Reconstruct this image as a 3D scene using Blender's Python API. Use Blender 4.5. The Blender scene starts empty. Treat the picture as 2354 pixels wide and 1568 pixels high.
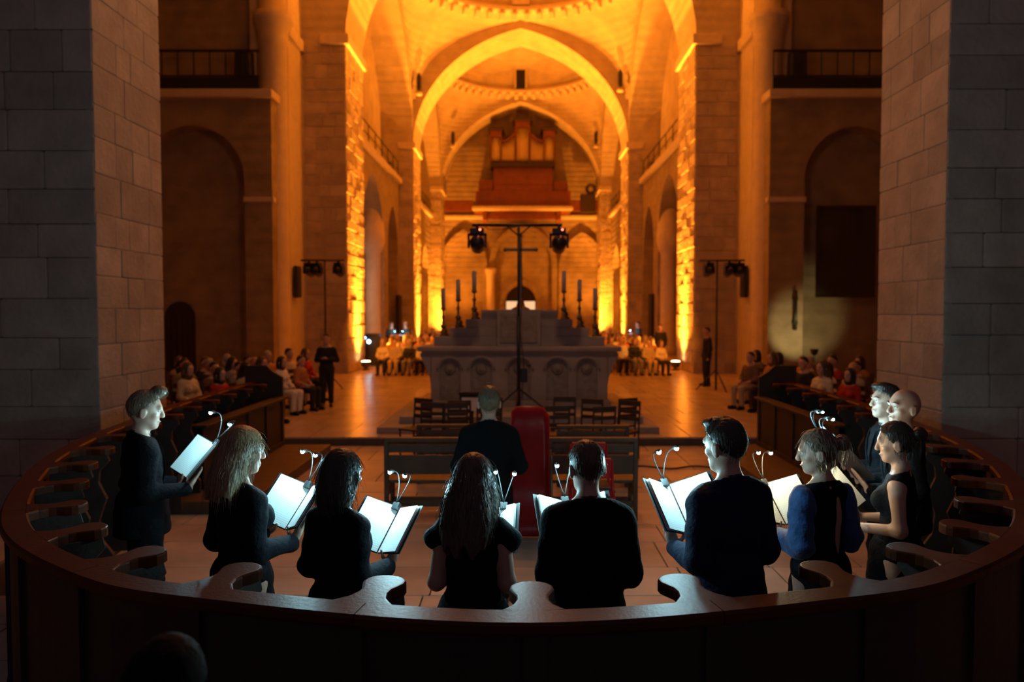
import bpy, bmesh, math, random
import numpy as np
from mathutils import Vector, Matrix, Euler

# ------------------------------------------------------------------ camera, world, large lights
SC = bpy.context.scene
COL = SC.collection
PI = math.pi
CAMZ, F, PITCH = 2.36, 1700.0, math.radians(2.155)
CX, CY = 1197.0, 784.0

cam_d = bpy.data.cameras.new('camera')
cam = bpy.data.objects.new('camera', cam_d); COL.objects.link(cam)
cam.location = (0, 0, CAMZ)
cam.rotation_euler = (PI/2 - PITCH, 0, 0)
cam_d.sensor_width = 36.0
cam_d.lens = F/2354*36.0
cam_d.shift_x = -(CX-1177)/2354
cam_d.clip_end = 300
cam_d.dof.use_dof = True
cam_d.dof.focus_distance = 3.75
cam_d.dof.aperture_fstop = 1.6
SC.camera = cam
SC.view_settings.view_transform = 'Standard'
SC.view_settings.look = 'None'
SC.view_settings.exposure = 0.0
SC.view_settings.gamma = 1.0
SC.view_settings.use_curve_mapping = False

WORLD = bpy.data.worlds.new('dusk'); SC.world = WORLD
WORLD.use_nodes = True
bg = WORLD.node_tree.nodes['Background']
bg.inputs[0].default_value = (0.64, 0.47, 0.66, 1)     # even dusk light reaching the apse behind the camera
bg.inputs[1].default_value = 0.082

AMBER = (1.0, 0.28, 0.020)
def spot(name, loc, target, power, size_deg, color=AMBER, blend=0.6, radius=0.12):
    d = bpy.data.lights.new(name, 'SPOT'); d.energy = power; d.color = color
    d.spot_size = math.radians(size_deg); d.spot_blend = blend; d.shadow_soft_size = radius
    o = bpy.data.objects.new(name, d); COL.objects.link(o); o.location = loc
    o.rotation_euler = (Vector(target)-Vector(loc)).to_track_quat('-Z', 'Y').to_euler()
    return o
def point(name, loc, power, color, radius=0.05, parent=None):
    d = bpy.data.lights.new(name, 'POINT'); d.energy = power; d.color = color; d.shadow_soft_size = radius
    o = bpy.data.objects.new(name, d); COL.objects.link(o); o.location = loc
    if parent: o.parent = parent
    return o

def at(px, py, Y):                       # a point of the place seen at (px, py) and standing Y metres down the church
    dx = (px-CX)/F; dv = (CY-py)/F
    d = Vector((dx, math.cos(PITCH)+dv*math.sin(PITCH), -math.sin(PITCH)+dv*math.cos(PITCH)))
    return Vector((0, 0, CAMZ)) + d*(Y/d.y)

# ------------------------------------------------------------------ materials
MATS = {}
def mat(name, col, rough=0.7, var=0.0, nscale=6.0, bump=0.0, bscale=30.0, metal=0.0, objrand=0.0, objcol=False,
        course=0.0, emit=0.0, spec=0.5, sheen=0.0, stripes=None, patch=0.0, patchcol=(0.2,0.14,0.08), aniso=None, subs=0.0):
    m = bpy.data.materials.new(name); m.use_nodes = True
    nt = m.node_tree; N = nt.nodes; L = nt.links
    b = N['Principled BSDF']
    b.inputs['Roughness'].default_value = rough; b.inputs['Metallic'].default_value = metal
    b.inputs['Specular IOR Level'].default_value = spec
    rgb = N.new('ShaderNodeRGB'); rgb.outputs[0].default_value = (*col, 1); out = rgb.outputs[0]
    tc = N.new('ShaderNodeTexCoord')
    geo = N.new('ShaderNodeNewGeometry')
    vec = geo.outputs['Position'] if not aniso else tc.outputs['Object']
    if objcol:
        oi = N.new('ShaderNodeObjectInfo'); out = oi.outputs['Color']
    if aniso:
        mp = N.new('ShaderNodeMapping'); mp.inputs['Scale'].default_value = aniso; L.new(vec, mp.inputs[0]); vec = mp.outputs[0]
    def noise(scale, detail=5):
        n = N.new('ShaderNodeTexNoise'); n.inputs['Scale'].default_value = scale; n.inputs['Detail'].default_value = detail
        L.new(vec, n.inputs['Vector']); return n.outputs['Fac']
    def scale_col(src, fac, lo, hi):
        mr = N.new('ShaderNodeMapRange'); mr.inputs[1].default_value = 0.25; mr.inputs[2].default_value = 0.75
        mr.inputs[3].default_value = lo; mr.inputs[4].default_value = hi
        L.new(fac, mr.inputs[0])
        mx = N.new('ShaderNodeMix'); mx.data_type = 'RGBA'; mx.blend_type = 'MULTIPLY'; mx.inputs[0].default_value = 1
        L.new(src, mx.inputs[6])
        cb = N.new('ShaderNodeCombineColor')
        for i in range(3): L.new(mr.outputs[0], cb.inputs[i])
        L.new(cb.outputs[0], mx.inputs[7]); return mx.outputs[2]
    if var: out = scale_col(out, noise(nscale), 1-var, 1+var*0.6)
    if patch:
        ramp = N.new('ShaderNodeMapRange'); ramp.inputs[1].default_value = 0.52; ramp.inputs[2].default_value = 0.66
        ramp.inputs[3].default_value = 0; ramp.inputs[4].default_value = patch
        L.new(noise(nscale*0.35, 8), ramp.inputs[0])
        mx = N.new('ShaderNodeMix'); mx.data_type = 'RGBA'; L.new(ramp.outputs[0], mx.inputs[0]); L.new(out, mx.inputs[6])
        mx.inputs[7].default_value = (*patchcol, 1); out = mx.outputs[2]
    if objrand:
        oi = N.new('ShaderNodeObjectInfo')
        mr = N.new('ShaderNodeMapRange'); mr.inputs[3].default_value = 1-objrand; mr.inputs[4].default_value = 1+objrand*0.7
        L.new(oi.outputs['Random'], mr.inputs[0])
        mx = N.new('ShaderNodeMix'); mx.data_type = 'RGBA'; mx.blend_type = 'MULTIPLY'; mx.inputs[0].default_value = 1
        cb = N.new('ShaderNodeCombineColor')
        for i in range(3): L.new(mr.outputs[0], cb.inputs[i])
        L.new(out, mx.inputs[6]); L.new(cb.outputs[0], mx.inputs[7]); out = mx.outputs[2]
    if stripes:
        w = N.new('ShaderNodeTexWave'); w.wave_type = 'BANDS'; w.bands_direction = stripes[0]; w.inputs['Scale'].default_value = stripes[1]
        w.inputs['Distortion'].default_value = stripes[3] if len(stripes) > 3 else 0.0
        L.new(tc.outputs['Object'], w.inputs[0]); out = scale_col(out, w.outputs['Fac'], stripes[2], 1.0)
    L.new(out, b.inputs['Base Color'])
    h = None
    if bump: h = noise(bscale, 8)
    if course:
        w = N.new('ShaderNodeTexWave'); w.wave_type = 'BANDS'; w.bands_direction = 'Z'; w.inputs['Scale'].default_value = course
        w.inputs['Distortion'].default_value = 0.6; w.inputs['Detail Scale'].default_value = 0.5
        L.new(vec, w.inputs[0])
        if h is not None:
            ad = N.new('ShaderNodeMath'); ad.operation = 'MULTIPLY_ADD'; ad.inputs[1].default_value = 0.6
            L.new(w.outputs['Fac'], ad.inputs[0]); L.new(h, ad.inputs[2]); h = ad.outputs[0]
        else: h = w.outputs['Fac']
    if h is not None:
        bp = N.new('ShaderNodeBump'); bp.inputs['Strength'].default_value = bump or 0.3; bp.inputs['Distance'].default_value = 0.05 if not aniso else 0.004
        L.new(h, bp.inputs['Height']); L.new(bp.outputs[0], b.inputs['Normal'])
    if emit:
        b.inputs['Emission Color'].default_value = (*col, 1); b.inputs['Emission Strength'].default_value = emit
    if sheen: b.inputs['Sheen Weight'].default_value = sheen
    if subs:
        b.inputs['Subsurface Weight'].default_value = subs; b.inputs['Subsurface Radius'].default_value = (0.012, 0.005, 0.003)
        b.inputs['Subsurface Scale'].default_value = 1.0
    MATS[name] = m
    return m
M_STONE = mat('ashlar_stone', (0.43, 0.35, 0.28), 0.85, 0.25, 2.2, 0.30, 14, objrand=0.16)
M_MORTAR = mat('mortar', (0.26, 0.21, 0.16), 0.95, 0.2, 8, 0.3, 30)
M_RUBBLE = mat('rough_stone', (0.52, 0.42, 0.29), 0.9, 0.35, 5.0, 1.0, 6, objrand=0.18)
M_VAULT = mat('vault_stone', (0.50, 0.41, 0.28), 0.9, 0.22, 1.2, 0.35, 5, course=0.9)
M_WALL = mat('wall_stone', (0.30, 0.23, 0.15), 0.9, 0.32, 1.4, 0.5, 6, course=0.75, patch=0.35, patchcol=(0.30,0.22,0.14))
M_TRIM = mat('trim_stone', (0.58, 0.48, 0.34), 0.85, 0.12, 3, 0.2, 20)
M_SLAB = mat('floor_slab', (0.52, 0.39, 0.29), 0.34, 0.25, 2.2, 0.10, 8, objrand=0.16, patch=0.35, patchcol=(0.24,0.18,0.13))
M_FLOORB = mat('floor_joint', (0.10, 0.075, 0.055), 0.8, 0.2, 6)
M_BOARD = mat('platform_floor', (0.50, 0.37, 0.25), 0.25, 0.22, 1.6, 0.10, 4, objrand=0.10)
M_WOOD = mat('dark_wood', (0.075, 0.015, 0.004), 0.42, 0.3, 4, 0.06, 60, spec=0.18)
M_WOODF = mat('dark_wood_panel', (0.030, 0.015, 0.010), 0.55, 0.3, 4, 0.08, 40)
M_PEW = mat('pew_wood', (0.10, 0.05, 0.025), 0.5, 0.3, 5, 0.08, 50)
M_RUSH = mat('rush_wood', (0.07, 0.038, 0.018), 0.6, 0.3, 8, 0.1, 60)
M_ORGAN = mat('organ_wood', (0.17, 0.042, 0.015), 0.5, 0.25, 2, 0.05, 20)
M_PIPE = mat('organ_pipe', (0.62, 0.50, 0.26), 0.35, 0.05, 5, metal=0.6)
M_ALTAR = mat('altar_stone', (0.34, 0.30, 0.28), 0.8, 0.18, 2.5, 0.15, 15)
M_ALTARD = mat('altar_carving', (0.30, 0.26, 0.23), 0.85, 0.25, 9, 0.5, 30)
M_BLACK = mat('black_metal', (0.012, 0.012, 0.013), 0.45)
M_GLASSD = mat('dark_lens', (0.02, 0.022, 0.025), 0.08)
M_BRASS = mat('dull_brass', (0.20, 0.15, 0.085), 0.45, 0.2, 20, metal=0.6)
M_WAX = mat('candle_wax', (0.42, 0.40, 0.42), 0.6)
M_RED = mat('red_plastic', (0.46, 0.006, 0.010), 0.35)
M_PAPER = mat('music_paper', (0.86, 0.88, 0.86), 0.8)
M_SHEET = mat('music_sheet', (0.86, 0.88, 0.86), 0.8, stripes=('Y', 26.0, 0.86))
M_COVER = mat('folder_cover', (0.020, 0.022, 0.026), 0.5)
M_SUIT = mat('black_suit', (0.0035, 0.0038, 0.0055), 0.9, 0.2, 40, 0.25, 45, spec=0.15)
M_BLOUSE = mat('black_blouse', (0.0035, 0.0045, 0.009), 0.85, 0.2, 40, 0.25, 30, spec=0.2)
M_NAVY = mat('navy_suit', (0.005, 0.014, 0.042), 0.8, 0.2, 40, 0.35, 22, spec=0.25)
M_BLUELIT = mat('blue_lit_sleeve', (0.008, 0.05, 0.17), 0.75, 0.2, 30, 0.4, 18, sheen=0.2)  # blue lamp light on the sleeves is put into this colour
M_SKIN = mat('skin', (0.52, 0.30, 0.22), 0.5, 0.08, 30, 0.05, 200, subs=0.1)
M_LIP = mat('lips', (0.36, 0.14, 0.11), 0.4)
M_SHOE = mat('black_shoe', (0.008, 0.008, 0.008), 0.3)
M_EYEW = mat('eye_white', (0.7, 0.68, 0.66), 0.2)
M_IRIS = mat('eye_iris', (0.03, 0.02, 0.015), 0.15)
M_GOLD = mat('gold_ring', (0.8, 0.55, 0.2), 0.25, metal=1.0)
def hairmat(n, c): return mat(n, c, 0.40, 0.40, 2.0, 0.35, 2.2, aniso=(90, 90, 2.2))
M_HBLOND = hairmat('blonde_hair', (0.30, 0.19, 0.10))
M_HDARK = hairmat('dark_hair', (0.030, 0.020, 0.015))
M_HBLACK = mat('black_hair', (0.006, 0.004, 0.004), 0.8, spec=0.1)
M_HBROWN = hairmat('brown_hair', (0.085, 0.052, 0.034))
M_HLIGHT = hairmat('light_brown_hair', (0.16, 0.10, 0.065))
M_HGREY = hairmat('grey_hair', (0.17, 0.12, 0.07))
M_CLOTH = mat('listener_cloth', (0.5, 0.5, 0.5), 0.85, 0.15, 20, 0.2, 20, objcol=True)
M_LHAIR = mat('listener_hair', (0.1, 0.1, 0.1), 0.6, 0.3, 30, 0.3, 50, objcol=True)
M_CANVAS = mat('dark_painting', (0.030, 0.024, 0.018), 0.5, 0.6, 1.3)
M_DARK = mat('dark_opening', (0.012, 0.008, 0.006), 0.9)
LED = (0.42, 0.87, 1.0)
M_LED = mat('led_cool', LED, 0.3, emit=22)
M_LEDW = mat('led_warmwhite', (1.0, 0.93, 0.62), 0.3, emit=16)
M_AMB = mat('uplight_lens', (1.0, 0.75, 0.35), 0.3, emit=25)
M_REDLED = mat('red_led', (1.0, 0.10, 0.06), 0.3, emit=12)
M_BLUELED = mat('blue_led', (0.25, 0.5, 1.0), 0.3, emit=10)
M_DOORGLASS = mat('lit_door_glass', (0.85, 0.80, 0.50), 0.3, emit=0.55)
M_NICHE = mat('lit_side_window', (1.0, 0.72, 0.22), 0.3, emit=2.2)
M_CABLE = mat('black_cable', (0.012, 0.011, 0.011), 0.5)

# ------------------------------------------------------------------ helpers
def link(name, me, m=None, parent=None, loc=None, rot=None):
    o = bpy.data.objects.new(name, me); COL.objects.link(o)
    if m is not None and len(me.materials) == 0: me.materials.append(m)
    if parent is not None: o.parent = parent
    if loc is not None: o.location = loc
    if rot is not None: o.rotation_euler = rot
    return o
def tag(o, label, cat, group=None):
    o['label'] = label; o['category'] = cat
    if group: o['group'] = group
    return o
def thing(name, label, cat, loc=(0, 0, 0), rotz=0.0, group=None):
    o = bpy.data.objects.new(name, None); COL.objects.link(o)
    o.empty_display_size = 0.1; o.location = loc; o.rotation_euler = (0, 0, rotz)
    return tag(o, label, cat, group)
def struct(o): o['kind'] = 'structure'; return o
def tomesh(bm, name='mesh', smooth=False):
    me = bpy.data.meshes.new(name); bmesh.ops.recalc_face_normals(bm, faces=bm.faces); bm.to_mesh(me); bm.free()
    if smooth:
        for p in me.polygons: p.use_smooth = True
    return me
def bbox(bm, x0, x1, y0, y1, z0, z1, M=None):
    r = bmesh.ops.create_cube(bm, size=1.0)
    mat4 = Matrix.Translation(((x0+x1)/2, (y0+y1)/2, (z0+z1)/2)) @ Matrix.Diagonal((x1-x0, y1-y0, z1-z0, 1))
    if M is not None: mat4 = M @ mat4
    bmesh.ops.transform(bm, matrix=mat4, verts=r['verts']); return r['verts']
def box(name, x0, x1, y0, y1, z0, z1, m, parent=None, bevel=0.0):
    bm = bmesh.new(); bbox(bm, x0, x1, y0, y1, z0, z1)
    if bevel: bmesh.ops.bevel(bm, geom=bm.edges[:], offset=bevel, segments=2, affect='EDGES', profile=0.6)
    return link(name, tomesh(bm), m, parent)
def tube(bm, pts, r, seg=8, cap=True):
    pts = [Vector(p) for p in pts]; n = len(pts)
    rs = r if isinstance(r, (list, tuple)) else [r]*n
    rings = []; up = None
    for i, p in enumerate(pts):
        t = (pts[min(i+1, n-1)]-pts[max(i-1, 0)])
        t = t.normalized() if t.length > 1e-9 else Vector((0, 0, 1))
        if up is None:
            a = Vector((0, 0, 1)) if abs(t.z) < 0.9 else Vector((1, 0, 0))
        else: a = up
        u = (a - t*a.dot(t)).normalized(); v = t.cross(u); up = u
        rings.append([bm.verts.new(p + (u*math.cos(2*PI*k/seg)+v*math.sin(2*PI*k/seg))*rs[i]) for k in range(seg)])
    for i in range(n-1):
        for k in range(seg):
            bm.faces.new((rings[i][k], rings[i][(k+1) % seg], rings[i+1][(k+1) % seg], rings[i+1][k]))
    if cap:
        bm.faces.new(rings[0][::-1]); bm.faces.new(rings[-1])
def tubeobj(name, pts, r, m, parent=None, seg=8):
    bm = bmesh.new(); tube(bm, pts, r, seg); return link(name, tomesh(bm, smooth=True), m, parent)
def lathe(prof, seg=16):
    bm = bmesh.new(); rings = []
    for (r, z) in prof: rings.append([bm.verts.new((r*math.cos(2*PI*k/seg), r*math.sin(2*PI*k/seg), z)) for k in range(seg)])
    for i in range(len(prof)-1):
        for k in range(seg):
            bm.faces.new((rings[i][k], rings[i][(k+1) % seg], rings[i+1][(k+1) % seg], rings[i+1][k]))
    bm.faces.new(rings[0][::-1]); bm.faces.new(rings[-1]); return tomesh(bm, smooth=True)
def prism(pts, depth, frame, bevel=0.0, seg=2):
    """outline pts (u, v) extruded along w; frame maps (u, v, w) to the place"""
    bm = bmesh.new()
    f = bm.faces.new([bm.verts.new((u, v, 0)) for u, v in pts])
    ex = bmesh.ops.extrude_face_region(bm, geom=[f])
    bmesh.ops.translate(bm, vec=(0, 0, depth), verts=[g for g in ex['geom'] if isinstance(g, bmesh.types.BMVert)])
    if bevel:
        top = [e for e in bm.edges if all(abs(v.co.z-depth) < 1e-6 for v in e.verts)]
        bmesh.ops.bevel(bm, geom=top, offset=bevel, segments=seg, affect='EDGES', profile=0.6)
    bmesh.ops.transform(bm, matrix=frame, verts=bm.verts); return bm
def frame(o, u, v):
    u = Vector(u); v = Vector(v); w = u.cross(v); o = Vector(o)
    return Matrix(((u.x, v.x, w.x, o.x), (u.y, v.y, w.y, o.y), (u.z, v.z, w.z, o.z), (0, 0, 0, 1)))
def arch_h(u, w, rise):
    a = max((rise*rise-w*w)/(2*w), 2.4 if w > 5 else 0.0)
    return math.sqrt(max((a+w)**2-(abs(u)+a)**2, 0.0)) * (rise/math.sqrt(max((a+w)**2-a*a, 1e-6)))
def arch_pts(c, w, z0, rise, n=28):
    return [(c-w*math.cos(PI*i/n), z0+arch_h(w*math.cos(PI*i/n), w, rise)) for i in range(n+1)]
def wall_arches(name, o, u, length, height, thick, openings, m, parent=None, zb=0.0):
    """slab standing on zb with arched openings (centre, half width, spring, rise, sill)"""
    pts = [(0, zb)]
    for (c, w, zs, rise) in sorted(openings):
        pts += [(c-w, zb)] + arch_pts(c, w, zs, rise) + [(c+w, zb)]
    pts += [(length, zb), (length, height), (0, height)]
    bm = prism(pts, thick, frame(o, u, (0, 0, 1)))
    return link(name, tomesh(bm), m, parent)

# one chamfered unit block, shared by all stones and floor slabs
def unit_block(b):
    bm = bmesh.new(); bmesh.ops.create_cube(bm, size=1.0)
    bmesh.ops.bevel(bm, geom=bm.edges[:], offset=b, segments=1, affect='EDGES'); return tomesh(bm, 'block')
BLK_S = unit_block(0.035); BLK_S.materials.append(M_STONE)
BLK_R = unit_block(0.06); BLK_R.materials.append(M_RUBBLE)
def ashlar(parent, o, u, n, width, z0, z1, course, bw, seed, me=BLK_S, joint=0.009, proud=0.012, name='stone'):
    rng = random.Random(seed); u = Vector(u); n = Vector(n); o = Vector(o); ang = math.atan2(u.y, u.x)
    z = z0
    while z < z1-0.05:
        h = min(course*rng.uniform(0.85, 1.18), z1-z)
        if z1-z-h < 0.12: h = z1-z
        x = 0.0
        while x < width-0.02:
            w = bw*rng.uniform(0.6, 1.45)
            if width-x-w < bw*0.45: w = width-x
            ob = bpy.data.objects.new(name, me); COL.objects.link(ob); ob.parent = parent
            d = 0.10; pr = proud*rng.uniform(0.3, 1.0)
            ob.location = o+u*(x+w/2)+n*(pr-d/2)+Vector((0, 0, z+h/2))
            ob.rotation_euler = (rng.uniform(-.004, .004), 0, ang); ob.scale = (w-joint, d, h-joint)
            x += w
        z += h

# ------------------------------------------------------------------ floors
Z1 = 0.15
floor = struct(box('floor', -9.5, 9.5, -5, 13.1, -0.30, -0.03, M_FLOORB))
BLK_F = unit_block(0.012); BLK_F.materials.append(M_SLAB)
BLK_P = unit_block(0.010); BLK_P.materials.append(M_BOARD)
rng = random.Random(5)
y = 1.6; row = 0
while y < 13.05:
    d = rng.uniform(0.55, 0.85)
    if y+d > 12.75: d = 13.09-y
    x = -4.5+rng.uniform(-.3, .3)
    while x < 4.5:
        w = rng.uniform(0.6, 1.15)
        ob = bpy.data.objects.new('slab', BLK_F); COL.objects.link(ob); ob.parent = floor
        ob.scale = (w-0.014, d-0.014, 0.06); ob.location = (x+w/2, y+d/2, -0.03+rng.uniform(-.002, .0))
        x += w
    y += d
# the outer floor beyond the stalls stays plain
for s in (-1, 1):
    struct(box('floor', *( (-9.5, -4.95) if s < 0 else (4.95, 9.5)), -5, 8.7, -0.03, 0.0, M_SLAB))
nave_floor = struct(box('floor', -15.5, 15.5, 13.1, 64, -0.3, Z1-0.03, M_FLOORB))
y = 13.12
while y < 26.9:
    d = rng.uniform(1.1, 1.7)
    if y+d > 26: d = 27.3-y
    x = -9.1
    while x < 9.1:
        w = rng.uniform(0.5, 0.85)
        ob = bpy.data.objects.new('slab', BLK_P); COL.objects.link(ob); ob.parent = nave_floor
        ob.scale = (w-0.012, d-0.012, 0.06); ob.location = (x+w/2, y+d/2, Z1-0.03+rng.uniform(-.002, 0))
        x += w
    y += d
struct(box('floor', -15.5, 15.5, 27.3, 64, Z1-0.03, Z1, M_BOARD))
for s in (-1, 1): struct(box('floor', *((-15.5, -9.15) if s < 0 else (9.15, 15.5)), 10.4, 27.3, Z1-0.03, Z1, M_BOARD))
# low wooden platforms in front of the straight stalls, altar steps
for s, sd in ((-1, 'left'), (1, 'right')):
    struct(box('floor', *((-4.3, -3.2) if s < 0 else (3.2, 4.3)), 8.6, 12.4, 0.0, 0.15, M_PEW, bevel=0.01))
struct(box('trim_1', -2.65, 2.55, 13.5, 18.5, Z1, 0.265, M_ALTAR, bevel=0.012))
struct(box('trim_2', -2.30, 2.32, 13.95, 18.2, 0.265, 0.40, M_ALTAR, bevel=0.012))

# ------------------------------------------------------------------ near piers beside the stalls
for s, sd in ((-1, 'left'), (1, 'right')):
    X0 = 5.0*s
    w = struct(box('wall_pier_'+sd, *sorted((X0, 9.6*s)), 8.76, 10.34, -0.02, 12, M_MORTAR))
    if s < 0:
        ashlar(w, (-9.0, 8.74, 0), (1, 0, 0), (0, -1, 0), 4.0, 0.0, 7.6, 0.42, 0.70, 11)
        ashlar(w, (-5.0, 8.74, 0), (0, 1, 0), (1, 0, 0), 1.62, 0.0, 7.6, 0.40, 0.55, 12)
    else:
        ashlar(w, (5.0, 8.74, 0), (1, 0, 0), (0, -1, 0), 4.0, 0.0, 7.6, 0.42, 0.70, 13)
        ashlar(w, (5.0, 8.74, 0), (0, 1, 0), (-1, 0, 0), 1.62, 0.0, 7.6, 0.40, 0.55, 14)
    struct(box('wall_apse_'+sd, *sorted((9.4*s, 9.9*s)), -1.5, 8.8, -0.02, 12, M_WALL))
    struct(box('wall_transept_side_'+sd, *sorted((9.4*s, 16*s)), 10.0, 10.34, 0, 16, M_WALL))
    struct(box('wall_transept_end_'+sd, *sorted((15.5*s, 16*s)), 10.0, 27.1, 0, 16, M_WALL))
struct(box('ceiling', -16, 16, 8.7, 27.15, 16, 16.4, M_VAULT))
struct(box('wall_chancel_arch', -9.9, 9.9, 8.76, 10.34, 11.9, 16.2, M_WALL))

# ------------------------------------------------------------------ transept west walls with arch recess and gallery
YW = 24.4
for s, sd in ((-1, 'left'), (1, 'right')):
    o = (-15.6, YW+1.2, 0) if s < 0 else (8.15, YW+1.2, 0)
    c = (15.6-10.75) if s < 0 else (10.95-8.15)
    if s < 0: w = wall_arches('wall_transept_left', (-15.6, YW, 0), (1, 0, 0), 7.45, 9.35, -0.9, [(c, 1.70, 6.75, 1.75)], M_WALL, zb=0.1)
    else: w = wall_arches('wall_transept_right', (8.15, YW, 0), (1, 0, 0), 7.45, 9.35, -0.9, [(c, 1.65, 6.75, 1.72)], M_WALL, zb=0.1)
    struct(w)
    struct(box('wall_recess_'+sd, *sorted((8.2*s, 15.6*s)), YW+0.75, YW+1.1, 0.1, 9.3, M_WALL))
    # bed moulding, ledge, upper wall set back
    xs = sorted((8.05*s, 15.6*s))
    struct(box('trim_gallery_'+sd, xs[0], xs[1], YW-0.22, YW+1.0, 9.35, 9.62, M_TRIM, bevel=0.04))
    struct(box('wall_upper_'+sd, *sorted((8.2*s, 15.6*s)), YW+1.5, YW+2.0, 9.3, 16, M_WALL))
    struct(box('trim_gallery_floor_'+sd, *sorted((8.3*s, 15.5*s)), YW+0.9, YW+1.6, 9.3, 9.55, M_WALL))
    # impost block of the recess
    struct(box('trim_impost_'+sd, *sorted((8.08*s, 9.08*s if s < 0 else 9.35*s)), YW-0.06, YW+0.2, 6.0, 6.16, M_TRIM, bevel=0.02))
    r = thing('gallery_railing', 'dark iron railing along the %s transept gallery' % (('door-side' if s < 0 else 'painting-side')), 'railing', (11.5*s, YW-0.05, 9.62))
    def rb(nm, x0, x1, z0, z1, t=0.03):
        bm = bmesh.new(); bbox(bm, x0, x1, -t/2, t/2, z0, z1); link(nm, tomesh(bm), M_BLACK, r)
    rb('top_rail', -3.3, 3.0, 1.22, 1.29, 0.06); rb('bottom_rail', -3.3, 3.0, 0.42, 0.47, 0.05)
    rb('kick_board', -3.3, 3.0, 0.02, 0.40, 0.04)
    for i in range(13): rb('baluster', -3.3+i*0.52, -3.3+i*0.52+0.03, 0.45, 1.24)
    sp = thing('loudspeaker', 'black loudspeaker standing on the %s transept gallery ledge' % ('door-side' if s < 0 else 'painting-side'), 'loudspeaker', (9.15*s, YW+0.42, 9.62))
    link('cabinet', tomesh(prism([(-.27, 0), (.27, 0), (.24, 1.4), (-.24, 1.4)], .45, frame((0, .22, 0), (1, 0, 0), (0, 0, 1)), .03)), M_BLACK, sp)
    link('grille', tomesh(prism([(-.22, .1), (.22, .1), (.20, 1.3), (-.20, 1.3)], .02, frame((0, -.23, 0), (1, 0, 0), (0, 0, 1)))), M_COVER, sp)
    # engaged half column with capital
    colm = struct(link('wall_half_column_'+sd, lathe([(.62, 0), (.62, .35), (.52, .5), (.46, .62), (.45, 11.3), (.50, 11.4), (.46, 11.5), (.60, 12.0), (.66, 12.05), (.66, 12.3), (.45, 12.35), (.42, 16)], 28), M_TRIM, None, (8.36*s, 25.35, 0.1)))
    struct(box('wall_pilaster_'+sd, *sorted((7.92*s, 9.2*s)), 25.5, 27.2, 0.1, 16, M_TRIM))
    struct(box('trim_pilaster_impost_'+sd, *sorted((7.80*s, 8.1*s)), 25.38, 27.1, 11.75, 12.15, M_TRIM, bevel=0.05))
# door in the left recess
dr = thing('arched_door', 'dark round-topped wooden door in the left transept recess', 'door', (-11.55, YW+0.72, 0.15))
link('leaf', tomesh(prism([(-.5, 0), (.5, 0)]+[(x, z) for x, z in arch_pts(0, .5, 2.1, .5, 12)][::-1], .05, frame((0, 0, 0), (1, 0, 0), (0, 0, 1)))), M_WOODF, dr)
for i in range(5): box('plank', -.47+i*.19, -.47+i*.19+.17, -.075, -.05, .05, 2.25, M_WOODF, dr)
# painting and dark shelf on the right
pn = thing('large_painting', 'large dark painting hanging in the right transept recess', 'painting', (10.72, YW+0.10, 2.95))
box('canvas', -.90, .90, -.02, .02, 0, 2.88, M_CANVAS, pn)
for a in ((-.97, -.90, 0, 2.88), (.90, .97, 0, 2.88), (-.97, .97, -.07, 0), (-.97, .97, 2.88, 2.95)): box('frame', a[0], a[1], -.05, .03, a[2], a[3], M_WOODF, pn, .008)

# ------------------------------------------------------------------ nave: arch walls, domes, side walls
HX, ZS, ZA = 6.35, 12.2, 19.05
BAYS = [(30.0, 44.0), (47.0, 59.0)]
NAVEW = []
for i, (y0, y1) in enumerate(((27.1, 30.0), (44.0, 47.0), (59.0, 62.0))):
    w = wall_arches('wall_nave_arch_%d' % (i+1), (-10, y0, 0), (1, 0, 0), 20, 24, -(y1-y0), [(10, HX, ZS, ZA-ZS)], M_VAULT, zb=0.1)
    struct(w); NAVEW.append(w)
    for s in (-1, 1):
        nm = 'trim_nave_impost_%d' % (i*2+(1 if s < 0 else 2))
        struct(box(nm, *sorted(((HX-.16)*s, (HX+.1)*s)), y0-0.12, y1+0.12, 12.05, 12.42, M_TRIM, bevel=0.04))
        struct(box(nm+'_return', *sorted(((HX+.05)*s, (HX+0.9)*s)), y0-0.12, y0+.1, 12.05, 12.42, M_TRIM, bevel=0.04))
for i, (y0, y1, fw) in enumerate(((27.1, 30.0, 1.5), (44.0, 47.0, 0.85), (59.0, 62.0, 0.85))):
    c = 0.42 if i < 2 else 0.5
    for s in (-1, 1):
        ashlar(NAVEW[i], (HX*s, y0, 0), (0, 1, 0), (-s, 0, 0), y1-y0, 0.16, 12.05, c, 0.75, 30+i*4+s, BLK_R, 0.03, 0.05)
        ashlar(NAVEW[i], (min(HX*s, (HX+fw)*s), y0, 0), (1, 0, 0), (0, -1, 0), fw, 0.16, 12.0, c, 0.6, 50+i*4+s, BLK_R if i == 2 else BLK_S, 0.03, 0.03)
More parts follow.
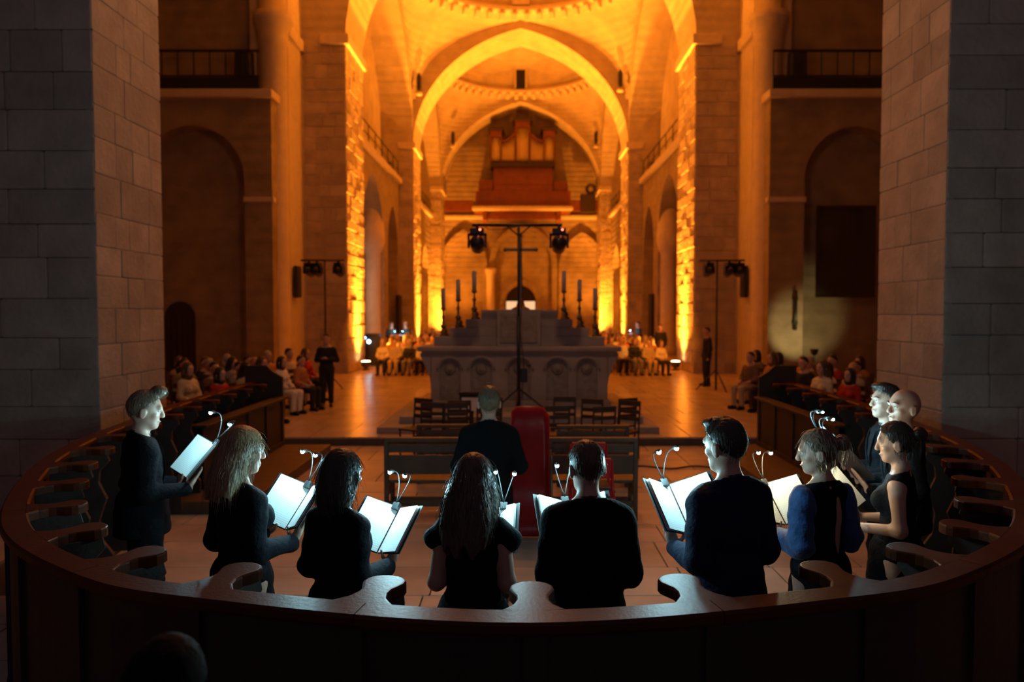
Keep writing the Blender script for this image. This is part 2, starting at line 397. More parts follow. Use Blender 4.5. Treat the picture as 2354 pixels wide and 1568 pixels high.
def pendentive(name, yc, hy):
    bm = bmesh.new(); n = 192; st = 12; rr = min(HX, hy)-0.20; zr = 19.56
    rings = [[] for _ in range(st+1)]
    for k in range(n):
        th = 2*PI*k/n; cx, sy = math.cos(th), math.sin(th)
        t = min(HX/abs(cx) if abs(cx) > 1e-6 else 1e9, hy/abs(sy) if abs(sy) > 1e-6 else 1e9)
        bx, by = cx*t, sy*t
        if abs(abs(bx)-HX) < 1e-6: u, wd = by, hy
        else: u, wd = bx, HX
        q = min(abs(u)/wd, 1)
        zb = ZS+arch_h(u, wd, ZA-ZS)+0.45+0.75*q*q
        B = Vector((bx, by, min(zb, zr-0.05))); R = Vector((cx*rr, sy*rr, zr))
        hgt = zr-B.z
        C = Vector((B.x*0.97+R.x*0.03, B.y*0.97+R.y*0.03, B.z+hgt*0.62))
        for j in range(st+1):
            a = j/st; P = B*(1-a)**2+C*2*a*(1-a)+R*a*a
            rings[j].append(bm.verts.new((P.x, P.y+yc, P.z)))
    for j in range(st):
        for k in range(n):
            bm.faces.new((rings[j][k], rings[j][(k+1) % n], rings[j+1][(k+1) % n], rings[j+1][k]))
    return struct(link(name, tomesh(bm, smooth=True), M_VAULT)), rr
CORB = tomesh(prism([(0, 0), (.42, 0), (.42, -.16), (.16, -.42), (0, -.42)], .26, frame((0, .13, 0), (1, 0, 0), (0, 0, 1)), .02)); CORB.materials.append(M_TRIM)
for i, (y0, y1) in enumerate(BAYS):
    yc = (y0+y1)/2; hy = (y1-y0)/2
    pe, rr = pendentive('ceiling_pendentives_%d' % (i+1), yc, hy)
    ring = struct(link('trim_dome_ring_%d' % (i+1), lathe([(rr+.3, 0), (rr-.35, 0), (rr-.42, .08), (rr-.42, .26), (rr-.30, .34), (rr+.3, .34)], 96), M_TRIM, None, (0, yc, 19.54)))
    bmr = bmesh.new(); bmr.from_mesh(ring.data)   # open ring: take the two caps away
    for f in [f for f in bmr.faces if len(f.verts) > 8]: bmr.faces.remove(f)
    bmr.to_mesh(ring.data); bmr.free()
    nC = 52
    for k in range(nC):
        a = 2*PI*(k+.5)/nC
        c = bpy.data.objects.new('corbel', CORB); COL.objects.link(c); c.parent = ring
        c.location = (math.cos(a)*(rr+.02), math.sin(a)*(rr+.02), 0.0); c.rotation_euler = (0, 0, a+PI)
    prof = [((rr-.1)*math.cos(t*PI/2/16), (rr-.1)*.85*math.sin(t*PI/2/16)) for t in range(17)]
    bm = bmesh.new(); bm.from_mesh(lathe([(max(r, .02), z) for r, z in prof], 96))
    for f in [f for f in bm.faces if len(f.verts) > 8]: bm.faces.remove(f)
    struct(link('ceiling_dome_%d' % (i+1), tomesh(bm, smooth=True), M_VAULT, None, (0, yc, 19.86)))
    wn = struct(box('window_%d' % (i+1), -.36, .36, yc+rr-.42, yc+rr-.05, 19.92, 21.3, M_DARK if i else M_TRIM))
    box('frame', -.48, -.36, yc+rr-.46, yc+rr-.05, 19.92, 21.4, M_TRIM, wn); box('frame', .36, .48, yc+rr-.46, yc+rr-.05, 19.92, 21.4, M_TRIM, wn)
    for s, sd in ((-1, 'left'), (1, 'right')):
        # side arch between the piers, and the wall below in two storeys
        pts = [(0, ZS)] + arch_pts(hy, hy, ZS, ZA-ZS, 32)[1:-1] + [(2*hy, ZS), (2*hy, 24), (0, 24)]
        fr = frame((HX*s, y0, 0), (0, 1, 0), (0, 0, 1))
        struct(link('wall_side_arch_%s_%d' % (sd, i+1), tomesh(prism(pts, 1.85*s, fr)), M_VAULT))
        cs = [(6.4, 2.55, 6.0, 3.2), (11.9, 1.65, 6.0, 2.4)] if i == 0 else [(4.0, 1.9, 5.2, 2.4), (9.0, 1.9, 5.2, 2.4)]
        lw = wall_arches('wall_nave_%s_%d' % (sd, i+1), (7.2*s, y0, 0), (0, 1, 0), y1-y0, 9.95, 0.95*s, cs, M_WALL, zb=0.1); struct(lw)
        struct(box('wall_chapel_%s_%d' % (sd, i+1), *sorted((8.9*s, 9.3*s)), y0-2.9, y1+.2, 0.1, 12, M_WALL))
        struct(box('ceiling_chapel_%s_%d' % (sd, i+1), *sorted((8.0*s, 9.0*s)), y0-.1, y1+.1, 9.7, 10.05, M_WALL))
        uw = struct(box('wall_clerestory_%s_%d' % (sd, i+1), *sorted((8.2*s, 8.6*s)), y0, y1, 10.0, 21, M_VAULT))
        struct(box('trim_nave_cornice_%s_%d' % (sd, i+1), *sorted((6.98*s, 8.2*s)), y0, y1, 9.95, 10.25, M_TRIM, bevel=0.04))
        # slim round-headed window in the clerestory wall
        wy = y0+hy
        win = struct(link('window_%d' % (3+i*2+(s > 0)), tomesh(prism([(-.75, 12.2), (.75, 12.2)]+arch_pts(0, .75, 15.6, .8, 12)[::-1], -.12*s, frame((8.2*s, wy, 0), (0, 1, 0), (0, 0, 1)))), M_DARK))
        for q in (-1, 1): box('frame', *sorted((8.02*s, 8.22*s)), wy+q*.78-.08, wy+q*.78+.08, 12.1, 15.6, M_TRIM, win)
        rl = thing('gallery_handrail', 'iron handrail on the nave cornice, %s side of the %s domed bay' % (('door' if s < 0 else 'painting'), 'nearer' if i == 0 else 'farther'), 'railing', (7.2*s, y0, 10.25))
        tubeobj('top_rail', [(0, .3, 1.0), (0, y1-y0-.3, 1.0)], .03, M_BLACK, rl, 6)
        tubeobj('middle_rail', [(0, .3, .5), (0, y1-y0-.3, .5)], .02, M_BLACK, rl, 6)
        for q in range(9): tubeobj('post', [(0, .3+q*(y1-y0-.6)/8, 0), (0, .3+q*(y1-y0-.6)/8, 1.0)], .025, M_BLACK, rl, 6)
        ls = thing('line_speaker', 'small black loudspeaker on the nave cornice, %s side of the %s domed bay' % ('door' if s < 0 else 'painting', 'nearer' if i == 0 else 'farther'), 'loudspeaker', (7.70*s, y1-1.1, 10.25))
        box('cabinet', -.25, .25, -.3, .3, .0, .75, M_BLACK, ls, .04)
        link('cone', lathe([(.20, 0), (.19, .02), (.05, .03)], 16), M_COVER, ls, (0, -.32, .38), (PI/2, 0, 0))
# chapel columns seen through the tall openings of the nearer bay, paler stone
struct(link('wall_chapel_column_left', lathe([(.55, 0), (.55, .4), (.42, .55), (.42, 5.4), (.5, 5.5), (.62, 6.0), (.62, 6.2), (.4, 9.6)], 20), M_TRIM, None, (-7.75, 38.95, .1)))
struct(link('wall_chapel_column_right', lathe([(.55, 0), (.55, .4), (.42, .55), (.42, 5.4), (.5, 5.5), (.62, 6.0), (.62, 6.2), (.4, 9.6)], 20), M_TRIM, None, (7.75, 38.95, .1)))
# candle-shaped wall lamps on the pendentives
for i, (px, py, Y) in enumerate(((963, 190, 43.6), (1426, 182, 43.6), (1041, 318, 58.5), (1370, 318, 58.5))):
    p = at(px, py, Y)
    c = thing('wall_spotlight', ('slim dark projector at the spring of the %s arch, %s side' % (('middle', 'middle', 'organ', 'organ')[i], ('door', 'painting')[i % 2])), 'spotlight', p)
    link('body', lathe([(.06, -.5), (.13, -.3), (.14, .35), (.05, .55)], 12), M_BLACK, c)
    link('bracket', lathe([(.18, -.72), (.2, -.6), (.08, -.5)], 12), M_TRIM, c)
for s in (-1, 1):
    struct(box('wall_dark_portal_%s' % ('left' if s < 0 else 'right'), *sorted((7.05*s, 7.25*s)), 42.9-3.0*(s > 0), 43.9-3.0*(s > 0), .1, 3.4, M_DARK))

# ------------------------------------------------------------------ west wall, organ
WW = struct(box('wall_west', -10, 10, 62.0, 62.6, 0.1, 24, M_WALL))
def blind(name, cx, hw, zs, rise, zb, t=0.35):
    outer = arch_pts(cx, hw+.45, zs, rise+.5, 20); inner = arch_pts(cx, hw, zs, rise, 20)
    pts = [(cx-hw-.45, zb)]+outer+[(cx+hw+.45, zb), (cx+hw, zb)]+inner[::-1]+[(cx-hw, zb)]
    return link(name, tomesh(prism(pts, t, frame((0, 62.02, 0), (1, 0, 0), (0, 0, 1)))), M_WALL, WW)
blind('arch_moulding', 0.2, 2.4, 6.3, 3.0, 0.16); blind('arch_moulding', -4.75, 1.55, 6.2, 2.6, 0.16); blind('arch_moulding', 5.1, 1.5, 6.0, 2.6, 0.16)
for cx in (-2.5,): link('pilaster', lathe([(.42, .1), (.42, .5), (.34, .6), (.34, 5.4), (.5, 5.9), (.5, 6.1)], 16), M_TRIM, WW, (cx, 61.7, 0))
struct(box('trim_west_cornice', -6.3, 6.3, 61.6, 62.1, 10.2, 10.5, M_TRIM, bevel=.05))
dw = struct(link('door_1', tomesh(prism([(-1.25, .16), (1.25, .16)]+arch_pts(0, 1.25, 3.2, 1.45, 16)[::-1], .12, frame((0, 61.98, 0), (1, 0, 0), (0, 0, 1)))), M_DARK))
blind('door_moulding', 0, 1.3, 3.2, 1.5, .16, .3)
for q in (-1, 1):
    d = box('door_leaf', *sorted((.22*q, 1.2*q)), 61.78, 61.84, .2, 3.35, M_DOORGLASS, dw)
    for zz in (1.2, 2.2): box('glazing_bar', *sorted((.22*q, 1.2*q)), 61.74, 61.79, zz, zz+.06, M_ORGAN, dw)
    box('stile', *sorted((.16*q, .24*q)), 61.74, 61.80, .2, 3.4, M_ORGAN, dw)
og = thing('pipe_organ', 'red-brown pipe organ with three towers on the west gallery', 'organ', (0.15, 60.6, 10.5))
def ob(nm, x0, x1, z0, z1, y0=-.5, y1=1.2, m=M_ORGAN, bev=.03): return box(nm, x0, x1, y0, y1, z0, z1, m, og, bev)
base = ob('lower_case', -2.35, 2.45, 1.7, 3.7, -.2); ob('side_panel', -3.55, -2.4, .9, 2.7, 0.0); ob('side_panel', 2.5, 3.65, .9, 2.6, 0.0)
ob('plinth', -3.8, 3.9, .42, 1.75, -.3)
ob('impost', -2.6, 2.6, 3.65, 4.0, -.6, 1.2, M_WOODF)
for cx, w, top in ((-2.15, .36, 6.6), (0, .48, 7.35), (2.15, .36, 6.6)):
    ob('tower_post', cx-w-.12, cx-w, 4.0, top); ob('tower_post', cx+w, cx+w+.12, 4.0, top)
    ob('tower_back', cx-w, cx+w, 4.0, top, .8, 1.1); ob('tower_head', cx-w-.12, cx+w+.12, top-.55, top, -.45)
    ob('tower_cornice', cx-w-.28, cx+w+.28, top, top+.22, -.65, 1.2, M_WOODF)
    n = 5
    for k in range(n):
        x = cx-w*.8+k*w*1.6/(n-1)
        link('pipe', lathe([(.02, 0), (w*.19, .35), (w*.19, top-.6-4.05)], 10), M_PIPE, og, (x, -.30-.12*math.cos((k-(n-1)/2)*.8), 4.05))
for s in (-1, 1):
    pts = []
    for k in range(11):
        a = k/10; x = s*(.62+a*1.05); z = 6.35-.75*math.sin(a*PI*.5)+.15*a
        pts.append((x, -.35, z))
    tubeobj('cresting', pts, .11, M_ORGAN, og, 6)
    ob('flat_back', *sorted((.6*s, 1.68*s)), 4.0, 5.6, .7, 1.0)
    for k in range(11):
        a = k/10; x = s*(.68+a*.95); z = 6.2-.75*math.sin(a*PI*.5)+.15*a
        link('pipe', lathe([(.015, 0), (.042, .25), (.042, z-4.05)], 8), M_PIPE, og, (x, -.3, 4.05))
for s in (-1, 1): link('carved_panel', tomesh(prism(arch_pts(1.1*s, .9, 2.3, 1.1, 14)+[], .06, frame((0, -.2, 0), (1, 0, 0), (0, 0, 1)))), M_ORGAN, og)
gal = thing('organ_gallery', 'wooden organ gallery front with a pale projecting platform edge', 'gallery', (0.1, 60.2, 10.5))
box('platform_edge', -4.0, 4.1, -.7, -.3, .1, .45, M_TRIM, gal, .1); box('platform', -3.9, 3.95, -.4, 1.4, .05, .40, M_ORGAN, gal, .03)
for s in (-1, 1):
    box('parapet', *sorted((3.95*s, 6.3*s)), .3, .5, .15, 1.05, M_ORGAN, gal, .02)
    box('bracket', *sorted((2.8*s, 3.15*s)), -.4, 1.6, -.65, .08, M_ORGAN, gal, .05)
box('beam', -2.85, 2.85, -.1, .3, -.55, -.05, M_ORGAN, gal, .03)
gc = thing('gallery_console', 'dark scroll-topped post standing on the right end of the organ gallery', 'console', (5.6, 60.6, 10.55))
box('post', -.75, .5, -.2, .3, 0, 1.5, M_WOODF, gc, .03)
bm = bmesh.new(); tube(bm, [(.1+.33*math.cos(a*PI/8), 0, 1.9+.33*math.sin(a*PI/8)) for a in range(17)], .13, 8); link('scroll', tomesh(bm, smooth=True), M_WOODF, gc)

# ------------------------------------------------------------------ amber uplights at the piers
def uplight(loc, target, power, size, label, lens=True):
    t = thing('floor_uplight', label, 'spotlight', loc)
    link('base', lathe([(.16, 0), (.16, .04), (.05, .06), (.05, .12)], 12), M_BLACK, t)
    link('housing', lathe([(.10, .10), (.17, .16), (.19, .34), (.17, .34), (.15, .30)], 16), M_BLACK, t)
    link('lens', lathe([(.02, .335), (.165, .335), (.165, .345), (.02, .36)], 16), M_AMB, t)
    l = spot('uplight_beam', (loc[0], loc[1], loc[2]+.42), target, power, size, AMBER, .8)
    spot('uplight_wash', (loc[0], loc[1], loc[2]+.44), target, 3800, 130, AMBER, .8)
    return l
for s, sd in ((-1, 'door-side'), (1, 'painting-side')):
    uplight((6.02*s, 28.7, Z1), (1.2*s, 28.7, 15), 35000, 74, 'amber uplight on the floor at the foot of the near %s nave pier' % sd)
    uplight((6.02*s, 45.6, Z1), (1.2*s, 45.5, 15), 35000, 74, 'amber uplight on the floor at the foot of the middle %s nave pier' % sd)
    uplight((5.95*s, 58.3, Z1), (6.05*s, 59.6, 13), 13000, 60, 'amber uplight on the floor at the foot of the far %s nave pier' % sd)

# ------------------------------------------------------------------ choir stalls: one curved run round the apse, straight towards the nave
K = 1.15
half = [(0, 2.345), (1.1, 2.545), (1.72, 2.80), (2.48, 3.48), (3.16, 4.70), (3.50, 5.76), (3.68, 6.9), (3.87, 8.5), (3.98, 10.80)]
ctrl = [Vector((-x*K, y*K, 0)) for x, y in half[::-1]] + [Vector((x*K, y*K, 0)) for x, y in half[1:]]
def catmull(P, n=14):
    out = []
    for i in range(len(P)-1):
        p0 = P[max(i-1, 0)]; p1 = P[i]; p2 = P[i+1]; p3 = P[min(i+2, len(P)-1)]
        for k in range(n):
            t = k/n
            out.append(0.5*((2*p1)+(p2-p0)*t+(2*p0-5*p1+4*p2-p3)*t*t+(3*p1-p0-3*p2+p3)*t**3))
    return out+[P[-1]]
PATH = catmull(ctrl)
CUM = [0.0]
for a, b in zip(PATH, PATH[1:]): CUM.append(CUM[-1]+(b-a).length)
SL = CUM[-1]
def pathat(s):
    s = min(max(s, 0), SL-1e-4); i = int(np.searchsorted(CUM, s, side='right'))-1
    t = (s-CUM[i])/(CUM[i+1]-CUM[i]); p = PATH[i].lerp(PATH[i+1], t)
    a = pathat_t(s-.12); b = pathat_t(s+.12); tg = (b-a).normalized()
    return p, tg, Vector((-tg.y, tg.x, 0))          # point, tangent, inward normal
def pathat_t(s):
    s = min(max(s, 0), SL-1e-4); i = int(np.searchsorted(CUM, s, side='right'))-1
    return PATH[i].lerp(PATH[i+1], (s-CUM[i])/(CUM[i+1]-CUM[i]))
RZ = CAMZ-K
def sweep(s0, s1, sec, step=0.08):
    """closed cross-section sec (inward offset, height) swept along the stall path"""
    n = max(int((s1-s0)/step), 2); bm = bmesh.new(); rings = []
    for i in range(n+1):
        p, tg, nn = pathat(s0+(s1-s0)*i/n)
        rings.append([bm.verts.new(p+nn*d+Vector((0, 0, z))) for d, z in sec])
    m = len(sec)
    for i in range(n):
        for k in range(m): bm.faces.new((rings[i][k], rings[i][(k+1) % m], rings[i+1][(k+1) % m], rings[i+1][k]))
    bm.faces.new(rings[0][::-1]); bm.faces.new(rings[-1]); return bm
ST = thing('choir_stalls', 'curved run of dark wooden choir stalls with scrolled armrests round the apse', 'choir stalls', (0, 2.7, 0))
STI = Matrix.Translation((0, -2.7, 0))
def spart(nm, bm, m, smooth=False):
    bmesh.ops.transform(bm, matrix=STI, verts=bm.verts); return link(nm, tomesh(bm, smooth=smooth), m, ST)
BAY = 0.72; mid = SL/2+0.055
nb = int((SL/2-0.2)/BAY)
cuts = [mid+k*BAY for k in range(-nb, nb+1)]
railsec = [(.01, RZ-.055), (.0, RZ-.04), (.0, RZ-.012), (.012, RZ), (.128, RZ), (.140, RZ-.012), (.140, RZ-.04), (.13, RZ-.055)]
edges = [0.0]+[c+.02 for c in cuts[1::2] if c < SL-.7]+[SL]
for a, b in zip(edges, edges[1:]): spart('rail', sweep(a+.002, b-.002, railsec), M_WOOD)
# armrests, partitions, seats
half_o = [(-.015, .15), (.02, .115), (.06, .082), (.11, .066), (.15, .066), (.19, .082), (.225, .094), (.26, .090), (.29, .070), (.308, .038), (.314, 0)]
outl = half_o+[(u, -v) for u, v in half_o[::-1][1:]]
part_o = [(0, .12), (.30, .12), (.30, .30), (.22, .42), (.20, .60), (.26, .78), (.20, .92), (.21, 1.02), (.285, 1.10), (.27, RZ-.05), (0, RZ-.05)]
for c in cuts:
    p, tg, nn = pathat(c); o = p+nn*.13
    spart('armrest', prism(outl, .052, frame(o+Vector((0, 0, RZ-.052)), nn, Vector((0, 0, 1)).cross(nn)), .012, 3), M_WOOD)
    spart('partition', prism(part_o, .05, frame(o+tg*.025*(1 if True else 0), nn, (0, 0, 1)), .004, 1), M_WOODF)
for a, b in zip(cuts, cuts[1:]):
    spart('back_panel', sweep(a+.045, b-.045, [(.045, .12), (.045, RZ-.06), (.09, RZ-.06), (.09, .12)], .2), M_WOODF)
    spart('folded_seat', sweep(a+.05, b-.05, [(.10, .48), (.13, .86), (.165, .86), (.15, .45)], .2), M_WOODF)
    spart('stile', sweep(a-.045, a+.045, [(.02, .12), (.02, RZ-.06), (.10, RZ-.06), (.10, .12)], .06), M_WOODF)
spart('plinth', sweep(0, SL, [(.0, 0), (.0, .13), (.17, .13), (.17, 0)], .15), M_WOODF)
for s in (0, SL):
    p, tg, nn = pathat(s); dr_ = tg*(-1 if s == 0 else 1)
    spart('end_panel', prism([(-.06, 0), (.56, 0), (.56, 1.28), (.40, 1.38), (.30, 1.48), (-.06, 1.48)], .07*(1 if s else -1), frame(p-dr_*.02, nn, (0, 0, 1)), 0), M_WOODF)
# the front desks of the straight runs, seen as one dark mass beside the singers
for s, sd in ((-1, 'left'), (1, 'right')):
    d = thing('choir_desk', 'dark panelled front desk of the %s straight choir stalls' % ('left' if s < 0 else 'right'), 'desk', (4.02*s, 9.2, .0))
    d['label'] = 'dark panelled desk along the straight stalls beside the %s' % ('blonde singer' if s < 0 else 'bald singer')
    box('panel', -.03, .03, .0, 3.15, .15, 0.92, M_WOODF, d); box('sloped_top', -.10, .10, -.02, 3.2, .92, .96, M_WOODF, d, .01)
    box('base', -.06, .06, 0, 3.15, .15, .22, M_WOODF, d)
    for i in range(5): box('stile', -.05, .05, i*.77, i*.77+.08, .15, .92, M_WOODF, d)

# ------------------------------------------------------------------ altar with tiers, candlesticks, cross
AY = 15.5
al = thing('altar', 'pale stone altar with stepped tiers and five carved blind arches', 'altar', (-0.03, AY, 0.40))
def ab(nm, x0, x1, y0, y1, z0, z1, m=M_ALTAR, bev=.012): return box(nm, x0, x1, y0, y1, z0-.40, z1-.40, m, al, bev)
ab('plinth', -1.92, 1.92, -.06, 1.3, .40, .52)
niches = [(-1.46, .22), (-.80, .23), (0, .24), (.80, .23), (1.42, .22)]
pts = [(-1.86, .52)]
for cx, hw in niches: pts += [(cx-hw, .52), (cx-hw, .62)]+arch_pts(cx, hw, 1.17, hw, 12)+[(cx+hw, .62), (cx+hw, .52)]
pts += [(1.86, .52), (1.86, 1.50), (-1.86, 1.50)]
fr = link('front_slab', tomesh(prism([(u, v-.40) for u, v in pts], -.07, frame((0, 0, 0), (1, 0, 0), (0, 0, 1)))), M_ALTAR, al)
ab('body', -1.84, 1.84, .07, 1.25, .52, 1.50, M_ALTARD)
for cx, hw in niches:
    link('rosette', lathe([(.01, .05), (.05, .04), (.06, .01), (.09, .03), (.12, .0)], 12), M_ALTARD, al, (cx, .06, .78), (PI/2, 0, 0))
    tubeobj('arch_bead', [(u, -.012, v-.40) for u, v in arch_pts(cx, hw+.045, 1.17, hw+.045, 14)], .022, M_ALTAR, al, 6)
for s in (-1, 1):
    link('console', tomesh(prism([(1.84*s, .72), (1.95*s, .95), (2.06*s, 1.10), (2.08*s, 1.10)]+[], .9, frame((0, .95, 0), (1, 0, 0), (0, 0, 1)))) if False else tomesh(prism([(1.85*s, .40), (1.88*s, .60), (1.97*s, .85), (2.08*s, 1.06), (2.08*s, 1.12), (1.85*s, 1.12)], -1.1, frame((0, 0, 0), (1, 0, 0), (0, 0, 1)))), M_ALTAR, al)
ab('table_top', -2.14, 2.14, -.10, 1.35, 1.56, 1.66, M_ALTAR, .03); ab('table_moulding', -2.05, 2.05, -.05, 1.3, 1.50, 1.57, M_ALTAR, .02)
ab('tier', -1.82, 1.82, .25, 1.2, 1.66, 1.86); ab('tier', -1.50, 1.48, .30, 1.15, 1.86, 2.05); ab('tier', -1.15, 1.14, .35, 1.1, 2.05, 2.235); ab('tier', -.82, .81, .38, 1.05, 2.235, 2.43)
ab('tabernacle', -.47, .45, .05, .6, 1.66, 2.44); ab('tabernacle_panel', -.40, -.06, .02, .1, 1.74, 2.36, M_ALTARD); ab('tabernacle_panel', .06, .38, .02, .1, 1.74, 2.36, M_ALTARD)
ab('centre_block', -.46, .46, -.04, .1, .52, 1.50) if False else None
CANDLE = [('wax', lathe([(.048, 0), (.048, .44), (.006, .445)], 12), M_WAX, .60), ('cup', lathe([(.02, 0), (.065, .04), (.065, .06)], 12), M_BRASS, .55),
          ('stem', lathe([(.05, 0), (.07, .05), (.03, .10), (.025, .2), (.045, .24), (.02, .30), (.02, .40)], 12), M_BRASS, .17),
          ('foot', lathe([(.13, 0), (.13, .03), (.09, .05), (.10, .12), (.06, .17)], 3), M_BRASS, 0)]
for i, (x, z) in enumerate(((-.98, 2.235), (-1.33, 2.05), (-1.66, 1.86), (.97, 2.235), (1.31, 2.05), (1.65, 1.86))):
    c = thing('altar_candlestick', 'tall grey altar candle on the %s tier, %s of the cross' % (('top', 'middle', 'lowest')[i % 3], 'door side' if i < 3 else 'painting side'), 'candlestick', (x-.03, AY+.62, z), 0, 'altar candlesticks')
    for nm, me, m, zz in CANDLE:
        q = link(nm, me, m, c, (0, 0, zz))
cr = thing('altar_cross', 'dark altar crucifix on the top tier behind the light stand', 'cross', (0.0, AY+.7, 2.43))
box('upright', -.03, .03, -.02, .02, .25, 1.62, M_BRASS, cr, .008); box('crossbar', -.34, .34, -.02, .02, 1.28, 1.35, M_BRASS, cr, .008)
link('foot', lathe([(.20, 0), (.20, .03), (.10, .08), (.05, .26)], 4), M_BRASS, cr)
for a in ((-.34, 1.315), (.34, 1.315), (0, 1.62)): link('finial', lathe([(.01, -.05), (.05, 0), (.01, .05)], 8), M_BRASS, cr, (a[0], 0, a[1]))

# ------------------------------------------------------------------ stage-light stands
def fixture(parent, x, z, tilt=0.0, big=True, rz=0.0):
    s = 1.0 if big else .85
    f = link('clamp', tomesh(prism([(-.03, -.05), (.03, -.05), (.03, .06), (-.03, .06)], .06, frame((0, .03, 0), (1, 0, 0), (0, 0, 1)), .006)), M_BLACK, parent, (x, 0, z-.04))
    bm = bmesh.new(); bbox(bm, -.13*s, .13*s, -.10, .10, -.17, -.07); b = link('base_box', tomesh(bm), M_BLACK, parent, (x, 0, z), (0, 0, rz))
    yo = []
    bm = bmesh.new()
    for q in (-1, 1): bbox(bm, q*.165*s-.02, q*.165*s+.02, -.07, .07, -.44*s, -.17)
    bbox(bm, -.185*s, .185*s, -.07, .07, -.21, -.165)
    link('yoke', tomesh(bm), M_BLACK, parent, (x, 0, z), (0, 0, rz))
    h = link('lamp_head', lathe([(.10*s, -.20*s), (.135*s, -.17*s), (.14*s, .12*s), (.11*s, .20*s)], 20), M_BLACK, parent, (x, 0, z-.37*s), (PI/2+tilt, 0, rz))
    link('lens', lathe([(.02, .0), (.10*s, .0), (.11*s, .01), (.02, .03)], 20), M_GLASSD, h, (0, 0, .19*s))
    return b
ls = thing('light_stand', 'tall black T-shaped stand with two moving-head lights before the altar', 'light stand', (-.04, 14.35, .40))
tubeobj('pole', [(0, 0, .02), (0, 0, 1.9)], .034, M_BLACK, ls); tubeobj('upper_pole', [(0, 0, 1.85), (0, 0, 3.62)], .026, M_BLACK, ls)
tubeobj('crossbar', [(-.90, 0, 3.66), (.84, 0, 3.66)], .030, M_BLACK, ls)
for a in (0, 2.1, 4.2): tubeobj('leg', [(0, 0, .5), (.62*math.cos(a+.4), .62*math.sin(a+.4), .02)], .016, M_BLACK, ls)
for q in (-1, 1): tubeobj('brace', [(0, 0, 3.45), (q*.22, 0, 3.64)], .014, M_BLACK, ls)
for x in (-.80, .78):
    b = fixture(ls, x, 3.66, -.25)
    link('status_led', lathe([(.005, 0), (.018, .006), (.005, .014)], 8), M_REDLED, ls, (x+.06, -.105, 3.56), (PI/2, 0, 0))
tubeobj('cable', [(-.86+.09*k, -.03, 3.62-.05*math.sin(k*PI/9)+(.08 if 0 < k < 3 else 0)) for k in range(10)], .008, M_CABLE, ls, 6)
tubeobj('pole_cable', [(.05, -.03, 3.3), (.07, -.03, 2.4), (.03, -.04, 1.6), (.10, -.03, 1.0), (.06, -.03, .3)], .008, M_CABLE, ls, 6)
box('cable_box', .04, .17, -.10, .04, .62, .90, M_BLACK, ls, .02); box('handle', .16, .24, -.03, .0, .92, .97, M_BLACK, ls, .01)
for s, (px, pxs, sd) in ((-1, (748, (712, 730, 780), 'left')), (1, (1647, (1628, 1675, 1698), 'right'))):
    X = (px-CX)/F*21.0
    t = thing('light_stand', 'black light stand with three spotlights beside the %s' % ('man with clasped hands' if s < 0 else 'man in profile at the pier'), 'light stand', (X, 21.0, Z1))
    tubeobj('pole', [(0, 0, .02), (0, 0, 2.0)], .032, M_BLACK, t); tubeobj('upper_pole', [(0, 0, 1.95), (0, 0, 3.70)], .025, M_BLACK, t)
    b0 = -.68; b1 = .55
    if s > 0: b0, b1 = -.50, .78
    tubeobj('crossbar', [(b0, 0, 3.70), (b1, 0, 3.70)], .026, M_BLACK, t)
    for a in (0, 2.1, 4.2): tubeobj('leg', [(0, 0, .6), (.55*math.cos(a+.8), .55*math.sin(a+.8), .02)], .016, M_BLACK, t)
    for p in pxs: fixture(t, (p-px)/F*21.0, 3.70, -.35, False, .3*s)
    spot('audience_fill_beam', (X+(pxs[1]-px)/F*21.0, 21.35, Z1+3.35), (4.4*s, 29.5, .6), 1500, 34, AMBER, .7, .08)  # amber beam added at the stand to brighten the nave audience

# ------------------------------------------------------------------ pews, rush chairs, red chairs, score lectern
def pew(loc, L, label, h=0.95):
    t = thing('pew', label, 'pew', loc)
    box('top_rail', -L/2, L/2, -.035, .055, h-.05, h, M_PEW, t, .012)
    box('back_board', -L/2+.03, L/2-.03, -.012, .012, h-.17, h-.08, M_PEW, t, .005); box('back_board', -L/2+.03, L/2-.03, -.012, .012, h-.42, h-.20, M_PEW, t, .005)
    box('seat', -L/2, L/2, .02, .42, .42, .46, M_PEW, t, .01); box('stretcher', -L/2+.03, L/2-.03, -.01, .02, .16, .22, M_PEW, t); box('foot_rail', -L/2+.03, L/2-.03, .36, .40, .12, .18, M_PEW, t)
    for x in (-L/2+.025, L/2-.025): 
        box('leg', x-.025, x+.025, -.03, .03, 0, h-.03, M_PEW, t, .006); box('leg', x-.025, x+.025, .36, .42, 0, .43, M_PEW, t, .006)
        box('end_rail', x-.018, x+.018, .0, .40, .28, .36, M_PEW, t)
    return t
pew((-1.02, 8.35, 0), 1.06, 'dark wooden pew with slatted back behind the standing conductor')
pew((.82, 8.35, 0), 1.02, 'dark wooden pew with slatted back beside the tall red chair stack')
pew((.98, 10.0, 0), .98, 'dark wooden pew with a glossy top rail in the second row by the rush chairs', .84)
pew((-.95, 10.2, 0), .98, 'dark wooden pew in the second row near the rush chairs and score lectern', .82)
